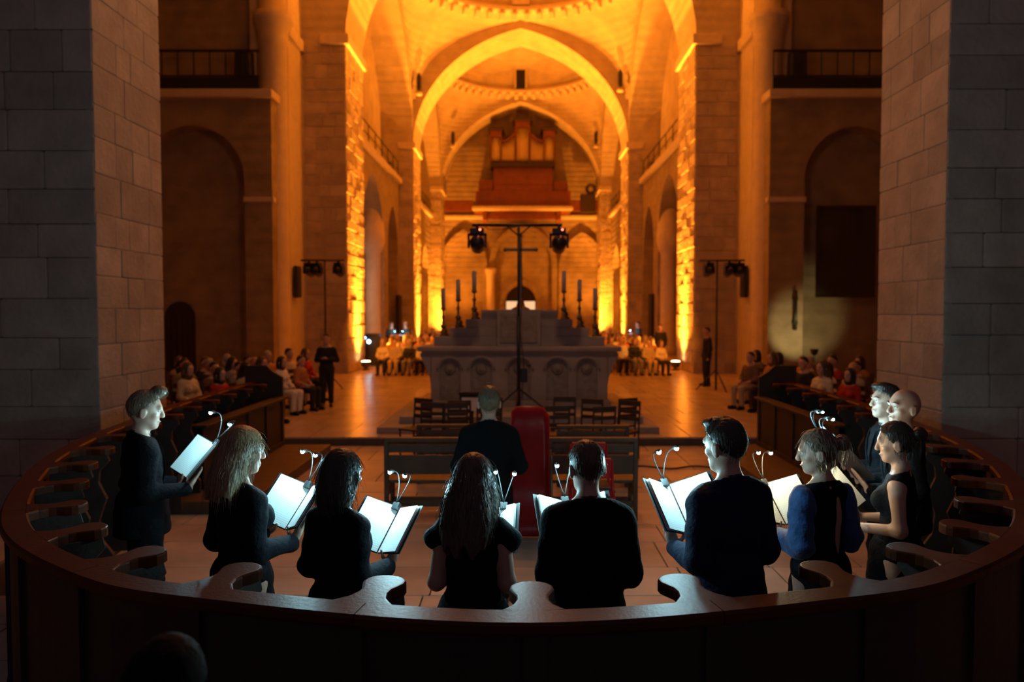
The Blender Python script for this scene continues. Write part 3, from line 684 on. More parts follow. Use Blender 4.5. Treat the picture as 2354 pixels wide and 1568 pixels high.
def chair_mesh():
    P = {}
    def bxs(L):
        bm = bmesh.new()
        for a in L: bbox(bm, *a)
        return tomesh(bm)
    P['seat'] = bxs([(-.20, .20, -.19, .19, .43, .46)])
    def leg(x, y, z, lean=0): bm = bmesh.new(); tube(bm, [(x, y, 0), (x, y, .45), (x, y-lean, z)], .016, 6); return tomesh(bm)
    P['leg'] = [leg(-.18, .17, .44), leg(.18, .17, .44)]; P['back_post'] = [leg(-.18, -.18, .92, .05), leg(.18, -.18, .92, .05)]
    P['slat'] = [bxs([(-.17, .17, -.215, -.20, z, z+.06)]) for z in (.60, .72)]+[bxs([(-.19, .19, -.235, -.21, .84, .93)])]
    P['stretcher'] = [bxs([(-.17, .17, .16, .18, .22, .245)]), bxs([(-.17, .17, -.19, -.17, .16, .185)])]
    for v in P.values():
        for me in (v if isinstance(v, list) else [v]): me.materials.append(M_RUSH)
    return P
CH = chair_mesh()
def chair(loc, rz, label, group, full=True):
    t = thing('rush_chair', label, 'chair', loc, rz, group)
    link('seat', CH['seat'], None, t)
    for k in ('leg', 'back_post', 'slat', 'stretcher'):
        for me in CH[k]:
            if full or k in ('back_post', 'leg', 'slat'): link(k, me, None, t)
    return t
rng = random.Random(3)
for i, (x, yy, a) in enumerate(((-1.75, 12.2, 2.6), (-1.45, 11.6, 3.0), (-1.05, 12.3, .2), (-1.0, 11.55, 3.3), (-.55, 12.35, 2.9), (-.50, 11.4, .1))):
    chair((x, yy, 0), a, 'ladder-backed rush chair in the jumble left of the score lectern', 'rush chairs left of the lectern')
for i, (x, yy, a) in enumerate(((.55, 11.6, .1), (.72, 12.4, 3.0), (1.10, 12.1, 2.7), (1.22, 11.5, .3), (1.66, 11.9, 2.5), (1.70, 12.6, .5))):
    chair((x, yy, 0), a, 'ladder-backed rush chair in the jumble right of the light stand', 'rush chairs right of the light stand')
lt = thing('score_lectern', 'x', 'lectern', (-.88, 13.25, .15))
lt['label'] = 'dark lectern holding a white sheet in front of the altar'
box('panel', -.22, .22, -.02, .0, .48, .80, M_WOODF, lt); box('sheet', -.18, .18, -.028, -.021, .46, .70, M_PAPER, lt); box('top_bar', -.23, .23, -.05, .03, .74, .80, M_WOODF, lt, .01)
box('post', -.03, .03, -.02, .03, .0, .5, M_WOODF, lt); box('foot', -.2, .2, -.12, .12, 0, .04, M_WOODF, lt)
# tall stack of red moulded chairs seen from behind
def shell(w0, w1, prof, th=.018, n=10):
    bm = bmesh.new(); rows = []
    for i, (yy, z) in enumerate(prof):
        a = i/(len(prof)-1); w = (w0+(w1-w0)*a)*(1-.10*math.sin(a*PI*1.0)**2 if a > .2 else 1)
        if i == len(prof)-1: w *= .90
        row = []
        for k in range(n+1):
            u = 2*k/n-1
            row.append(bm.verts.new((u*w/2, yy+.035*u*u, z-(.03*abs(u)**6 if i == len(prof)-1 else 0))))
        rows.append(row)
    for r0, r1 in zip(rows, rows[1:]):
        for k in range(n): bm.faces.new((r0[k], r0[k+1], r1[k+1], r1[k]))
    bmesh.ops.solidify(bm, geom=bm.faces[:], thickness=th); return tomesh(bm, smooth=True)
rs = thing('red_chair_stack', 'tall stack of glossy red moulded chairs behind the conductor', 'chair stack', (.085, 7.55, 0))
prof = [(.02, .06), (.0, .22), (-.02, .36), (.03, .48), (.05, .62), (.02, .80), (-.01, 1.00), (-.02, 1.20), (.0, 1.34), (.04, 1.405)]
link('shell', shell(.45, .36, prof), M_RED, rs)
for k in range(1, 4): link('shell', shell(.45, .36, [(a+.05*k, b-.02*k) for a, b in prof]), M_RED, rs, (.012*k, 0, 0))
for x in (-.2, .235): tubeobj('leg', [(x, .02, .0), (x, .02, .9)], .012, M_BRASS, rs, 6); tubeobj('leg', [(x, .34, .0), (x, .30, .9)], .012, M_BRASS, rs, 6)
for k in range(2):
    rc = thing('red_chair', 'red plastic chair with black seat standing by the slatted pew' if k == 0 else 'red plastic chair pushed close behind the black-seated red chair', 'chair', (.72, 7.1+.50*k, 0), PI)
    z0 = .12*k
    for s in (-1, 1):
        tubeobj('side_frame', [(s*.21, .22, .0), (s*.21, .16, .44+z0*.4), (s*.20, -.02, .47+z0), (s*.19, -.16, .62+z0), (s*.185, -.20, .90+z0*.6)], .014, M_RED, rc, 8)
        tubeobj('leg', [(s*.21, -.24, 0), (s*.21, -.06, .46+z0)], .013, M_RED, rc, 8)
    box('back', -.18, .18, -.21, -.18, .72+z0*.6, .92+z0*.6, M_RED, rc, .008); box('seat', -.19, .19, -.14, .20, .45+z0, .48+z0, M_COVER, rc, .008)
# floor cable
tag(tubeobj('floor_cable', [(.8+.12*k, 11.2+.10*math.sin(k*.9), .012) for k in range(28)], .012, M_CABLE, None, 6), 'thin black cable lying across the stone floor towards the right stalls', 'cable')
# lamp patch on the right transept wall and the dark wall strip in it
wl = thing('wall_pipe', 'dark vertical pipe on the lamp-lit transept wall', 'pipe', (9.02, YW-.10, 3.1-2.0))
tubeobj('tube', [(0, 0, .7), (0, 0, 2.0)], .06, M_BLACK, wl); box('bracket', -.08, .08, 0, .1, .9, 1.0, M_BLACK, wl); box('bracket', -.08, .08, 0, .1, 1.7, 1.8, M_BLACK, wl)
fl = thing('reading_lamp', 'small lamp low behind the audience lighting the right transept wall', 'lamp', (9.1, 22.9, Z1))
link('base', lathe([(.14, 0), (.14, .03), (.03, .05)], 12), M_BLACK, fl); tubeobj('stem', [(0, 0, .03), (0, 0, .9)], .015, M_BLACK, fl)
link('shade', lathe([(.03, .9), (.10, .95), (.13, 1.1)], 12), M_BLACK, fl)
spot('reading_lamp_beam', (9.1, 22.9, Z1+1.15), (9.2, 24.4, 1.75), 95, 80, (1.0, .80, .34), .5, .05)
hb = thing('wall_cabinet', 'small black wall box on the lit pilaster by the left audience', 'box', (-7.88, 25.9, 2.9))
for s in (-1, 1):
    if s > 0: hb = thing('wall_cabinet', 'small black wall box on the lit pilaster by the right audience', 'box', (7.88, 25.9, 2.9))
    box('body', *sorted((-.02*s, -.14*s)), -.25, .25, 0, 1.1, M_BLACK, hb, .02); box('door', *sorted((-.14*s, -.16*s)), -.22, .22, .05, 1.05, M_COVER, hb)

# ------------------------------------------------------------------ people: smooth distance fields meshed on a rectilinear grid
def axis(lo, hi, h, fine=()):
    v = [lo]
    while v[-1] < hi:
        st = h
        for a, b, f in fine:
            if a-h < v[-1] < b: st = min(st, f)
        v.append(v[-1]+st)
    return np.array(v, np.float32)
class Field:
    def __init__(self, xs, ys, zs):
        self.ax = (xs, ys, zs); self.D = np.full((len(xs), len(ys), len(zs)), 0.5, np.float32)
    def view(self, lo, hi):
        sl = tuple(slice(int(np.searchsorted(a, l)), int(np.searchsorted(a, h))) for a, l, h in zip(self.ax, lo, hi))
        g = np.meshgrid(*[a[s] for a, s in zip(self.ax, sl)], indexing='ij', copy=False, sparse=True)
        return sl, g
    def merge(self, sl, d, k):
        a = self.D[sl]
        if a.size == 0: return
        if k <= 0: self.D[sl] = np.minimum(a, d)
        else:
            h = np.clip(.5+.5*(a-d)/k, 0, 1); self.D[sl] = a*(1-h)+d*h-k*h*(1-h)
    def carve(self, sl, d, k=.006):
        a = self.D[sl]; h = np.clip(.5-.5*(a+d)/k, 0, 1); self.D[sl] = a*(1-h)-d*h+k*h*(1-h)
    def prim(self, p, inf=0.0, k=.03, carve=False):
        if p[0] == 'cap':
            _, a, b, ra, rb = p[:5]; a = np.array(a, np.float32); b = np.array(b, np.float32); m = max(ra, rb)+inf+.06
            sl, g = self.view(np.minimum(a, b)-m, np.maximum(a, b)+m); ba = b-a; L = float(ba@ba)+1e-9
            x, y, z = g[0]-a[0], g[1]-a[1], g[2]-a[2]
            t = np.clip((x*ba[0]+y*ba[1]+z*ba[2])/L, 0, 1)
            d = np.sqrt((x-t*ba[0])**2+(y-t*ba[1])**2+(z-t*ba[2])**2)-(ra+(rb-ra)*t+inf)
        else:
            _, c, r, R = p[:4]; m = max(r)+inf+.06; c = np.array(c, np.float32)
            sl, g = self.view(c-m, c+m); x, y, z = g[0]-c[0], g[1]-c[1], g[2]-c[2]
            if R is not None:
                x, y, z = (R[0][0]*x+R[1][0]*y+R[2][0]*z, R[0][1]*x+R[1][1]*y+R[2][1]*z, R[0][2]*x+R[1][2]*y+R[2][2]*z)
            r = np.array(r, np.float32)+inf
            k0 = np.sqrt((x/r[0])**2+(y/r[1])**2+(z/r[2])**2); k1 = np.sqrt((x/r[0]**2)**2+(y/r[1]**2)**2+(z/r[2]**2)**2)+1e-6
            d = k0*(k0-1)/k1
        if carve: self.carve(sl, d)
        else: self.merge(sl, d, k)
    def grid(self): return np.meshgrid(*self.ax, indexing='ij', sparse=True)
    def mesh(self, name, m):
        D = self.D; s = D < 0
        cnt = np.zeros(tuple(n-1 for n in D.shape), np.int8)
        offs = [(i, j, k) for i in (0, 1) for j in (0, 1) for k in (0, 1)]
        n0, n1, n2 = cnt.shape
        for i, j, k in offs: cnt += s[i:i+n0, j:j+n1, k:k+n2]
        I, J, Kk = np.nonzero((cnt > 0) & (cnt < 8))
        n = len(I); acc = np.zeros((n, 3), np.float32); c = np.zeros(n, np.float32)
        for a in offs:
            for dd in range(3):
                if a[dd]: continue
                b = list(a); b[dd] = 1
                va = D[I+a[0], J+a[1], Kk+a[2]]; vb = D[I+b[0], J+b[1], Kk+b[2]]
                x = (va < 0) != (vb < 0); t = np.where(x, va/np.where(x, va-vb, 1), 0)
                for q, (ax_, id_) in enumerate(zip(self.ax, (I, J, Kk))):
                    pa = ax_[id_+a[q]]; pb = ax_[id_+b[q]]; acc[:, q] += np.where(x, pa+(pb-pa)*t, 0)
                c += x
        V = acc/np.maximum(c, 1)[:, None]
        idm = np.full(cnt.shape, -1, np.int32); idm[I, J, Kk] = np.arange(n)
        Q = []
        for dd in range(3):
            u, v = [(1, 2), (2, 0), (0, 1)][dd]
            sl0 = [slice(1, -1)]*3; sl0[dd] = slice(0, -1); sl1 = list(sl0); sl1[dd] = slice(1, None)
            A = s[tuple(sl0)]; B = s[tuple(sl1)]
            E = np.argwhere(A != B); 
            if not len(E): continue
            fl = A[tuple(E.T)]
            base = E+1; base[:, dd] -= 1
            def cell(du, dv):
                w = base.copy(); w[:, u] -= du; w[:, v] -= dv; return idm[w[:, 0], w[:, 1], w[:, 2]]
            q = np.stack([cell(1, 1), cell(0, 1), cell(0, 0), cell(1, 0)], 1)
            q[~fl] = q[~fl][:, ::-1]; Q.append(q[(q >= 0).all(1)])
        Q = np.concatenate(Q) if Q else np.zeros((0, 4), int)
        me = bpy.data.meshes.new(name); me.from_pydata(V.tolist(), [], Q.tolist())
        me.polygons.foreach_set('use_smooth', np.ones(len(me.polygons), bool)); me.materials.append(m); me.update()
        return me
V3 = lambda *a: np.array(a, float)
def rot(yaw, pitch=0.0, roll=0.0):          # yaw > 0 turns to the figure's right
    return np.array(Matrix.Rotation(-yaw, 3, 'Z') @ Matrix.Rotation(-pitch, 3, 'X') @ Matrix.Rotation(roll, 3, 'Y'))
PIV = V3(0, -.005, 1.54)
def hand(w, d, n, side, curl=.5):
    d = d/np.linalg.norm(d); lat = np.cross(d, n); lat /= np.linalg.norm(lat); n = np.cross(lat, d)
    if side < 0: th = -lat
    else: th = lat
    R = np.stack([lat, d, n], 1); out = [('ell', w+d*.05, (.040, .055, .017), R, 'hand')]
    for k, L in enumerate((.9, 1.0, .95, .78)):
        b = w+d*.085+th*(.030-.020*k)
        d1 = d*math.cos(curl)+n*math.sin(curl); d2 = d*math.cos(curl*2.1)+n*math.sin(curl*2.1)
        m_ = b+d1*.046*L; out += [('cap', b, m_, .0092, .0085, 'finger'), ('cap', m_, m_+d2*.040*L, .0085, .007, 'finger')]
    b = w+d*.025+th*.034; m_ = b+(d*.6+th*.65+n*.35)*.042
    out += [('cap', b, m_, .012, .010, 'finger'), ('cap', m_, m_+(d*.85+th*.2+n*.5)*.034, .0095, .008, 'finger')]
    return out
def figure(female=False, yaw=0.0, pitch=0.0, arms='hold', seated=False, hands=True, armset=None, bald=False):
    sw = .150 if female else .172; P = []; dz = -.42 if seated else 0.0
    g = .92 if female else 1.0
    P += [('ell', V3(0, -.005, 1.27+dz), (.158*g, .105*g, .20), None, 'torso'), ('ell', V3(0, .0, 1.09+dz), ((.128 if female else .145), .098, .17), None, 'torso'),
          ('ell', V3(0, -.01, .95+dz), (.172 if female else .165, .122, .135), None, 'hip'),
          ('cap', V3(-sw+.05, -.012, 1.378+dz), V3(sw-.05, -.012, 1.378+dz), .062*g, .062*g, 'torso')]
    for s in (-1, 1):
        P += [('cap', V3(s*.02, -.02, 1.478+dz), V3(s*(sw-.03), -.015, 1.392+dz), .042*g, .046*g, 'torso')]
        if female: P += [('ell', V3(s*.07, .085, 1.27+dz), (.062, .055, .065), None, 'torso')]
    P += [('cap', V3(0, -.02, 1.42+dz), V3(0, .002, 1.56+dz), .055*g, .052*g, 'neck')]
    for s in (-1, 1):
        sh = V3(s*sw, -.012, 1.372+dz)
        if armset: el, wr, hd, hn = armset[0 if s < 0 else 1]
        elif arms == 'hold': el, wr, hd, hn = V3(s*(sw+.035), -.04, 1.115), V3(s*.135, .247, 1.090), V3(-s*.15, .61, .80), V3(-s*.1, -.80, .61)
        elif arms == 'down': el, wr, hd, hn = V3(s*(sw+.06), -.02, 1.10), V3(s*(sw+.05), .05, .86), V3(0, .1, -1), V3(-s, 0, 0)
        elif arms == 'clasp': el, wr, hd, hn = V3(s*(sw+.075), -.03, 1.13), V3(s*.07, .19, 1.17), V3(-s*.8, .3, .3), V3(0, -.6, .8)
        elif arms == 'lap': el, wr, hd, hn = V3(s*(sw+.06), .03, 1.13+dz), V3(s*.10, .25, 1.04+dz), V3(-s*.5, .8, -.1), V3(0, 0, -1)
        P += [('cap', sh, el, .052*g, .043*g, 'uarm'), ('cap', el, wr, .043*g, .029*g, 'farm')]
        if hands: P += hand(wr, hd, hn, s*(-1), .0 if arms == 'hold' else .5)
        else: P += [('ell', wr+hd/np.linalg.norm(hd)*.06, (.035, .05, .03), None, 'hand')]
        if seated: hp, kn, an, to = V3(s*.09, -.01, .53), V3(s*.115, .42, .50), V3(s*.12, .40, .10), V3(s*.14, .55, .045)
        else: hp, kn, an, to = V3(s*.09, 0, .91), V3(s*.095, .012, .50), V3(s*.10, -.02, .10), V3(s*.13, .14, .038)
        P += [('cap', hp, kn, .088, .058, 'thigh'), ('cap', kn, an, .056, .038, 'shin'), ('cap', an+V3(0, -.03, -.055), to, .040, .034, 'foot')]
    R = rot(yaw, pitch); pv = PIV+V3(0, 0, dz)
    HS = 1.07
    def H(c): return pv+R@(np.array(c, float)-PIV)*HS
    def he(c, r, t='head'): P.append(('ell', H(c), tuple(q*HS for q in r), R, t))
    def hc(a, b, ra, rb, t='head'): P.append(('cap', H(a), H(b), ra*HS, rb*HS, t))
    he((0, -.008, 1.652), (.076, .096, .098)); he((0, .030, 1.587), (.054, .060, .075)); hc((-.020, .058, 1.548), (.020, .058, 1.548), .020, .020); he((0, .072, 1.543), (.022, .018, .018))
    hc((-.035, .078, 1.664), (.035, .078, 1.664), .013, .013)                      # brow
    hc((0, .088, 1.655), (0, .108, 1.613), .009, .012, 'feat'); he((0, .103, 1.607), (.017, .012, .009), 'feat')   # nose
    hc((-.018, .088, 1.578), (.018, .088, 1.578), .007, .007, 'feat'); hc((-.014, .087, 1.566), (.014, .087, 1.566), .008, .008, 'feat')
    for s in (-1, 1):
        he((s*.078, -.008, 1.618), (.010, .021, .033), 'feat'); hc((s*.084, -.02, 1.640), (s*.084, -.016, 1.60), .006, .006, 'feat')
        he((s*.040, .058, 1.612), (.020, .018, .016), 'head')
    P.append(('eyes', [H((s*.031, .083, 1.643)) for s in (-1, 1)], R, None, 'eyes'))
    return P, H, R
KS = {'head': .022, 'feat': .008, 'hand': .015, 'finger': .004, 'neck': .03}
def body_mesh(P, name, m, fine=.0065, coarse=.016, fineboxes=()):
    pts = [p[1] for p in P if p[0] == 'ell' or p[0] == 'cap']+[p[2] for p in P if p[0] == 'cap']
    A = np.array(pts); lo = A.min(0)-.14; hi = A.max(0)+.14
    hd = np.array([p[1] for p in P if p[0] == 'ell' and p[4] in ('head', 'feat')]); hl = hd.min(0)-.11; hh = hd.max(0)+.11
    fx = [(hl[i], hh[i], fine) for i in range(3)]; F_ = [[f] for f in fx]
    fi = [p for p in P if p[-1] == 'finger']
    if fi:
        ff = np.array([p[1] for p in fi]+[p[2] for p in fi]); a = ff.min(0)-.03; b = ff.max(0)+.03
        for i in range(3): F_[i].append((a[i], b[i], max(fine, .006)))
    Fd = Field(*[axis(lo[i], hi[i], coarse, F_[i]) for i in range(3)])
    for p in P:
        if p[0] == 'eyes': continue
        Fd.prim(p, 0, KS.get(p[-1], .035))
    for p in P:
        if p[0] == 'eyes':
            for e in p[1]: Fd.prim(('ell', e+p[2]@V3(0, .010, 0), (.0165, .010, .0085), p[2]), 0, 0, carve=True)
    return Fd.mesh(name, m)
def cloth_mesh(P, name, m, tags, h=.015, zmin=None, ztop=None, extra=(), sleeve=1.0, fold=.003, cuts=(), k=.03, seed=0.0):
    L = []
    for p in P:
        if p[0] == 'eyes' or p[-1] not in tags: continue
        if p[-1] == 'farm' and sleeve < 1: p = ('cap', p[1], p[1]+(p[2]-p[1])*sleeve, p[3], p[3]+(p[4]-p[3])*sleeve, 'farm')
        L.append((p, tags[p[-1]]))
    L += [(e, 0.0) for e in extra]
    A = np.array([p[1] for p, _ in L]+[p[2] for p, _ in L if p[0] == 'cap']); lo = A.min(0)-.24; hi = A.max(0)+.24
    Fd = Field(*[axis(lo[i], hi[i], h) for i in range(3)])
    for p, inf in L: Fd.prim(p, inf, k)
    x, y, z = Fd.grid()
    if fold: Fd.D += (fold*(np.sin(34*z+11*x+seed)*np.sin(23*y+9*z+seed)+.6*np.sin(61*z-17*y+13*x))).astype(np.float32)
    if zmin is not None: Fd.D = np.maximum(Fd.D, (zmin-z))
    if ztop is not None: Fd.D = np.maximum(Fd.D, z-(ztop[0]-np.clip(y, -.1, .1)*ztop[1]))
    for c in cuts: Fd.prim(c, 0, 0, carve=True)
    return Fd.mesh(name, m)
def ellf(x, y, z, c, r):
    x = (x-c[0]); y = (y-c[1]); z = (z-c[2])
    k0 = np.sqrt((x/r[0])**2+(y/r[1])**2+(z/r[2])**2); k1 = np.sqrt((x/r[0]**2)**2+(y/r[1]**2)**2+(z/r[2]**2)**2)+1e-6
    return k0*(k0-1)/k1
def hair_mesh(style, H, R, m, name='hair', dz=0.0, h=.007, strands=0, seed=1):
    pv = PIV+V3(0, 0, dz)
    c = H((0, -.02, 1.60)); ext = .40 if style in ('long', 'blonde') else .27
    Fd = Field(axis(c[0]-.24, c[0]+.24, h), axis(c[1]-.26, c[1]+.24, h), axis(c[2]-ext, c[2]+.24, h))
    X, Y, Z = Fd.grid(); X = (X-pv[0])/1.07; Y = (Y-pv[1])/1.07; Z = (Z-pv[2])/1.07
    x = R[0][0]*X+R[1][0]*Y+R[2][0]*Z+PIV[0]; y = R[0][1]*X+R[1][1]*Y+R[2][1]*Z+PIV[1]; z = R[0][2]*X+R[1][2]*Y+R[2][2]*Z+PIV[2]
    def sm(a, b, k):
        q = np.clip(.5+.5*(a-b)/k, 0, 1); return a*(1-q)+b*q-k*q*(1-q)
    cap = ellf(x, y, z, (0, -.010, 1.659), (.0815, .1015, .104))
    face = ((y-.052)-.50*(z-1.700) if style == 'bun' else (y-.042)-.90*(z-1.700))+.005*np.sin(55*x)+.004*np.sin(120*z)
    ang = np.arctan2(x, -(y+.0))
    if style in ('short', 'tuft', 'crop', 'bun', 'thin'):
        if style == 'thin': cap = ellf(x, y, z, (0, -.012, 1.656), (.081, .101, .101))
        d = np.maximum(cap, face*.62)
        d = np.maximum(d, (1.552 if style == 'bun' else 1.570)-z)
        if style == 'tuft': d = sm(d, ellf(x, y, z, (0.0, .058, 1.768), (.052, .046, .036)), .03)
        if style == 'short': d = sm(d, ellf(x, y, z, (0.01, .040, 1.745), (.062, .055, .026)), .03)
        if style == 'bun':
            d = sm(d, ellf(x, y, z, (0, -.135, 1.665), (.047, .040, .048)), .012)
        amp = .0022 if style != 'bun' else .0028
        d = d+amp*np.sin(38*ang+22*z)+amp*.6*np.sin(71*z+40*x)
    elif style == 'bob':
        d = sm(cap, ellf(x, y, z, (0, -.020, 1.565), (.104, .098, .165)), .05)
        d = np.maximum(d, 1.425+.25*(y+.05)*0-z+.006*np.sin(30*ang))
        d = np.maximum(d, -ellf(x, y, z, (0, .115, 1.605), (.072, .105, .135)))
        d = np.maximum(d, -ellf(x, y, z, (.10, .03, 1.60), (.030, .045, .06)))
        d = d+.0016*np.sin(47*ang+2*np.sin(9*z))+.0010*np.sin(97*ang+8*z)
    else:
        zb = 1.30 if style == 'long' else 1.40
        d = sm(cap, ellf(x, y, z, (0, -.050, 1.545), (.098, .080, .20)), .05)
        d = sm(d, ellf(x, y, z, (0, -.085, 1.43), (.125, .060, .21)), .05)
        if style == 'long': d = sm(d, ellf(x, y, z, (.085, .0, 1.48), (.045, .06, .17)), .03); d = sm(d, ellf(x, y, z, (-.095, -.02, 1.46), (.045, .06, .18)), .03)
        d = np.maximum(d, zb-z+.020*np.sin(9*ang)+.012*np.sin(23*x*4))
        d = np.maximum(d, -ellf(x, y, z, (0, .125, 1.60), (.074, .105, .150)))
        wv = (5*np.sin(11*z+3*x)) if style == 'long' else .6*np.sin(6*z)
        d = d+.0016*np.sin(46*ang+wv)+.0011*np.sin(97*ang+wv*1.7)
    Fd.D = d.astype(np.float32)
    me = Fd.mesh(name, m)
    if strands:
        rng = random.Random(seed); bm = bmesh.new(); bm.from_mesh(me); vs = [(v.co.copy(), v.normal.copy()) for v in bm.verts if v.co.z > c[2]-.16]
        top = c[2]+.1
        for _ in range(strands):
            p, n = rng.choice(vs); pts = [p]; out = rng.uniform(.001, .007) if rng.random() < .85 else rng.uniform(.012, .03)
            L = rng.uniform(.05, .13) if style in ('long', 'blonde', 'bob', 'bun') else rng.uniform(.015, .035); out = out if style in ('long', 'blonde', 'bob', 'bun') else out*.35; t = Vector((n.x*.2, n.y*.2, -1)); t = (t-n*t.dot(n)*.6).normalized()
            for q in range(1, 5):
                a = q/4; pts.append(p+t*L*a+n*(out*math.sin(a*2.0))+Vector((rng.uniform(-.0015, .0015), rng.uniform(-.0015, .0015), 0))*a)
            tube(bm, pts, [.0007, .0008, .0008, .0006, .0003], 3, False)
        bm.to_mesh(me); bm.free()
        me.polygons.foreach_set('use_smooth', np.ones(len(me.polygons), bool))
    return me
EYE = None
def sphere_mesh(r, m, seg=12):
    bm = bmesh.new(); bmesh.ops.create_uvsphere(bm, u_segments=seg, v_segments=8, radius=r); me = tomesh(bm, smooth=True); me.materials.append(m); return me
EYE_W = sphere_mesh(.0115, M_EYEW); EYE_I = sphere_mesh(.0062, M_IRIS, 10)
def add_eyes(P, root):
    for p in P:
        if p[0] == 'eyes':
            for e in p[1]:
                w = link('eye', EYE_W, None, root, Vector(e-p[2]@V3(0, .0070, 0))); link('iris', EYE_I, None, w, Vector(p[2]@V3(0, .0072, 0)))
JACKET = {'torso': .020, 'hip': .022, 'uarm': .016, 'farm': .016}
def person(label, loc, heading, H_, female=False, hyaw=0.0, hpitch=.20, hair='short', hairm=None, top='jacket', topm=None, arms='hold', legs='trousers', strands=0, brows=False, seed=1, scale=None, armset=None):
    P, H, R = figure(female, hyaw, hpitch, arms, armset=armset)
    me = body_mesh(P, 'body', M_SKIN)
    o = link('person', me); s = H_/1.765
    o.location = loc; o.rotation_euler = (0, 0, -heading); o.scale = (s, s, s)
    tag(o, label, 'person')
    add_eyes(P, o)
    if top == 'jacket':
        col = [('cap', V3(0, -.022, 1.43), V3(0, -.012, 1.487), .078, .066)]+[('cap', V3(q*.08, -.014, 1.425), V3(q*.180, -.014, 1.388), .048, .054) for q in (-1, 1)]
        jk = cloth_mesh(P, 'jacket', topm, JACKET, zmin=.80, ztop=(1.478, .45), extra=col+[('cap', V3(0, -.01, 1.0), V3(0, -.01, .84), .165, .178)], sleeve=.93, fold=.0035, seed=seed)
        link('jacket', jk, topm, o)
        ck = cloth_mesh(P, 'shirt_collar', M_BLACK, {'neck': .010}, h=.008, zmin=1.44, ztop=(1.495, .35), fold=0); link('shirt_collar', ck, M_SUIT, o)
    elif top == 'blouse':
        bl = cloth_mesh(P, 'blouse', topm, {'torso': .012, 'hip': .014, 'uarm': .020, 'farm': .022}, zmin=.86, ztop=(1.462, .55), sleeve=.92, fold=.004, seed=seed); link('blouse', bl, topm, o)
    elif top == 'cap':
        ex = []
        for sd in (-1, 1): ex += [('cap', V3(sd*.13, -.012, 1.395), V3(sd*.195, -.012, 1.335), .060, .062)]
        bl = cloth_mesh(P, 'blouse', topm, {'torso': .014, 'hip': .016}, zmin=.86, ztop=(1.45, .5), extra=ex, fold=.003, seed=seed); link('blouse', bl, topm, o)
    elif top == 'sleeveless':
        bl = cloth_mesh(P, 'top', topm, {'torso': .010, 'hip': .014}, zmin=.86, ztop=(1.455, .4), fold=.003, seed=seed); link('top', bl, topm, o)
    elif top == 'openback':
        bl = cloth_mesh(P, 'blouse', topm, {'torso': .012, 'hip': .014}, h=.010, zmin=.86, ztop=(1.455, .4), fold=.002, cuts=[('ell', V3(.045, -.16, 1.23), (.036, .13, .20), None)], seed=seed); link('blouse', bl, topm, o)
        for sd, i in ((-1, 0), (1, 1)):
            Pa = [p for p in P if p[-1] in ('uarm', 'farm') and p[1][0]*sd > 0]
            sm_ = cloth_mesh(Pa, 'sleeve', M_BLUELIT, {'uarm': .030, 'farm': .034}, sleeve=.75, fold=.006, seed=2+sd); link('sleeve', sm_, M_BLUELIT, o)
    if legs == 'trousers':
        tr = cloth_mesh(P, 'trousers', M_SUIT, {'hip': .012, 'thigh': .018, 'shin': .030}, h=.02, zmin=.05, ztop=(1.03, 0), fold=.003); link('trousers', tr, M_SUIT, o)
    else:
        tr = cloth_mesh(P, 'skirt', M_SUIT, {'hip': .012}, h=.02, zmin=.10, ztop=(1.03, 0), extra=[('cap', V3(0, 0, .93), V3(0, .02, .06), .165, .21)], fold=.004); link('skirt', tr, M_SUIT, o)
    tubeobj('lips', [tuple(H((q*.0215, .092-.0*abs(q), 1.574))) if q else tuple(H((0, .0975, 1.575))) for q in (-1, 0, 1)], [.003, .0055, .003], M_LIP, o, 6)
    if top == 'jacket':
        ys = lambda x, z: -.005+.133*math.sqrt(max(0.0, 1-(x/.185)**2-((z-1.27)/.245)**2))
        for sd in (-1, 1):
            bm = bmesh.new(); rows_ = []
            for k in range(9):
                a = k/8; z = 1.425-.30*a; xi = .062*(1-a)+.006; xo = xi+.012+.05*math.sin(min(a*1.5, 1)*PI*.5)*(1-a*.9)
                rows_.append([bm.verts.new((sd*xi, ys(xi, z)+.004, z)), bm.verts.new((sd*xo, ys(xo, z)+.009, z-.01*a))])
            for r0, r1 in zip(rows_, rows_[1:]): bm.faces.new((r0[0], r0[1], r1[1], r1[0]))
            bmesh.ops.recalc_face_normals(bm, faces=bm.faces); bmesh.ops.solidify(bm, geom=bm.faces[:], thickness=.004); link('lapel', tomesh(bm), topm, o)
    fm = [p for p in P if p[-1] == 'foot']
    for p in fm: link('shoe', cloth_mesh([p], 'shoe', M_SHOE, {'foot': .012}, h=.016, zmin=.0, fold=0), M_SHOE, o)
    if hair:
        hm = hair_mesh(hair, H, R, hairm, strands=strands, seed=seed); link('hair', hm, hairm, o)
    if brows:
        for sd in (-1, 1):
            tubeobj('eyebrow', [tuple(H((sd*.014, .096, 1.664))), tuple(H((sd*.032, .095, 1.671))), tuple(H((sd*.052, .078, 1.664)))], [.003, .005, .003], brows, o, 6)
    return o, P, H, R
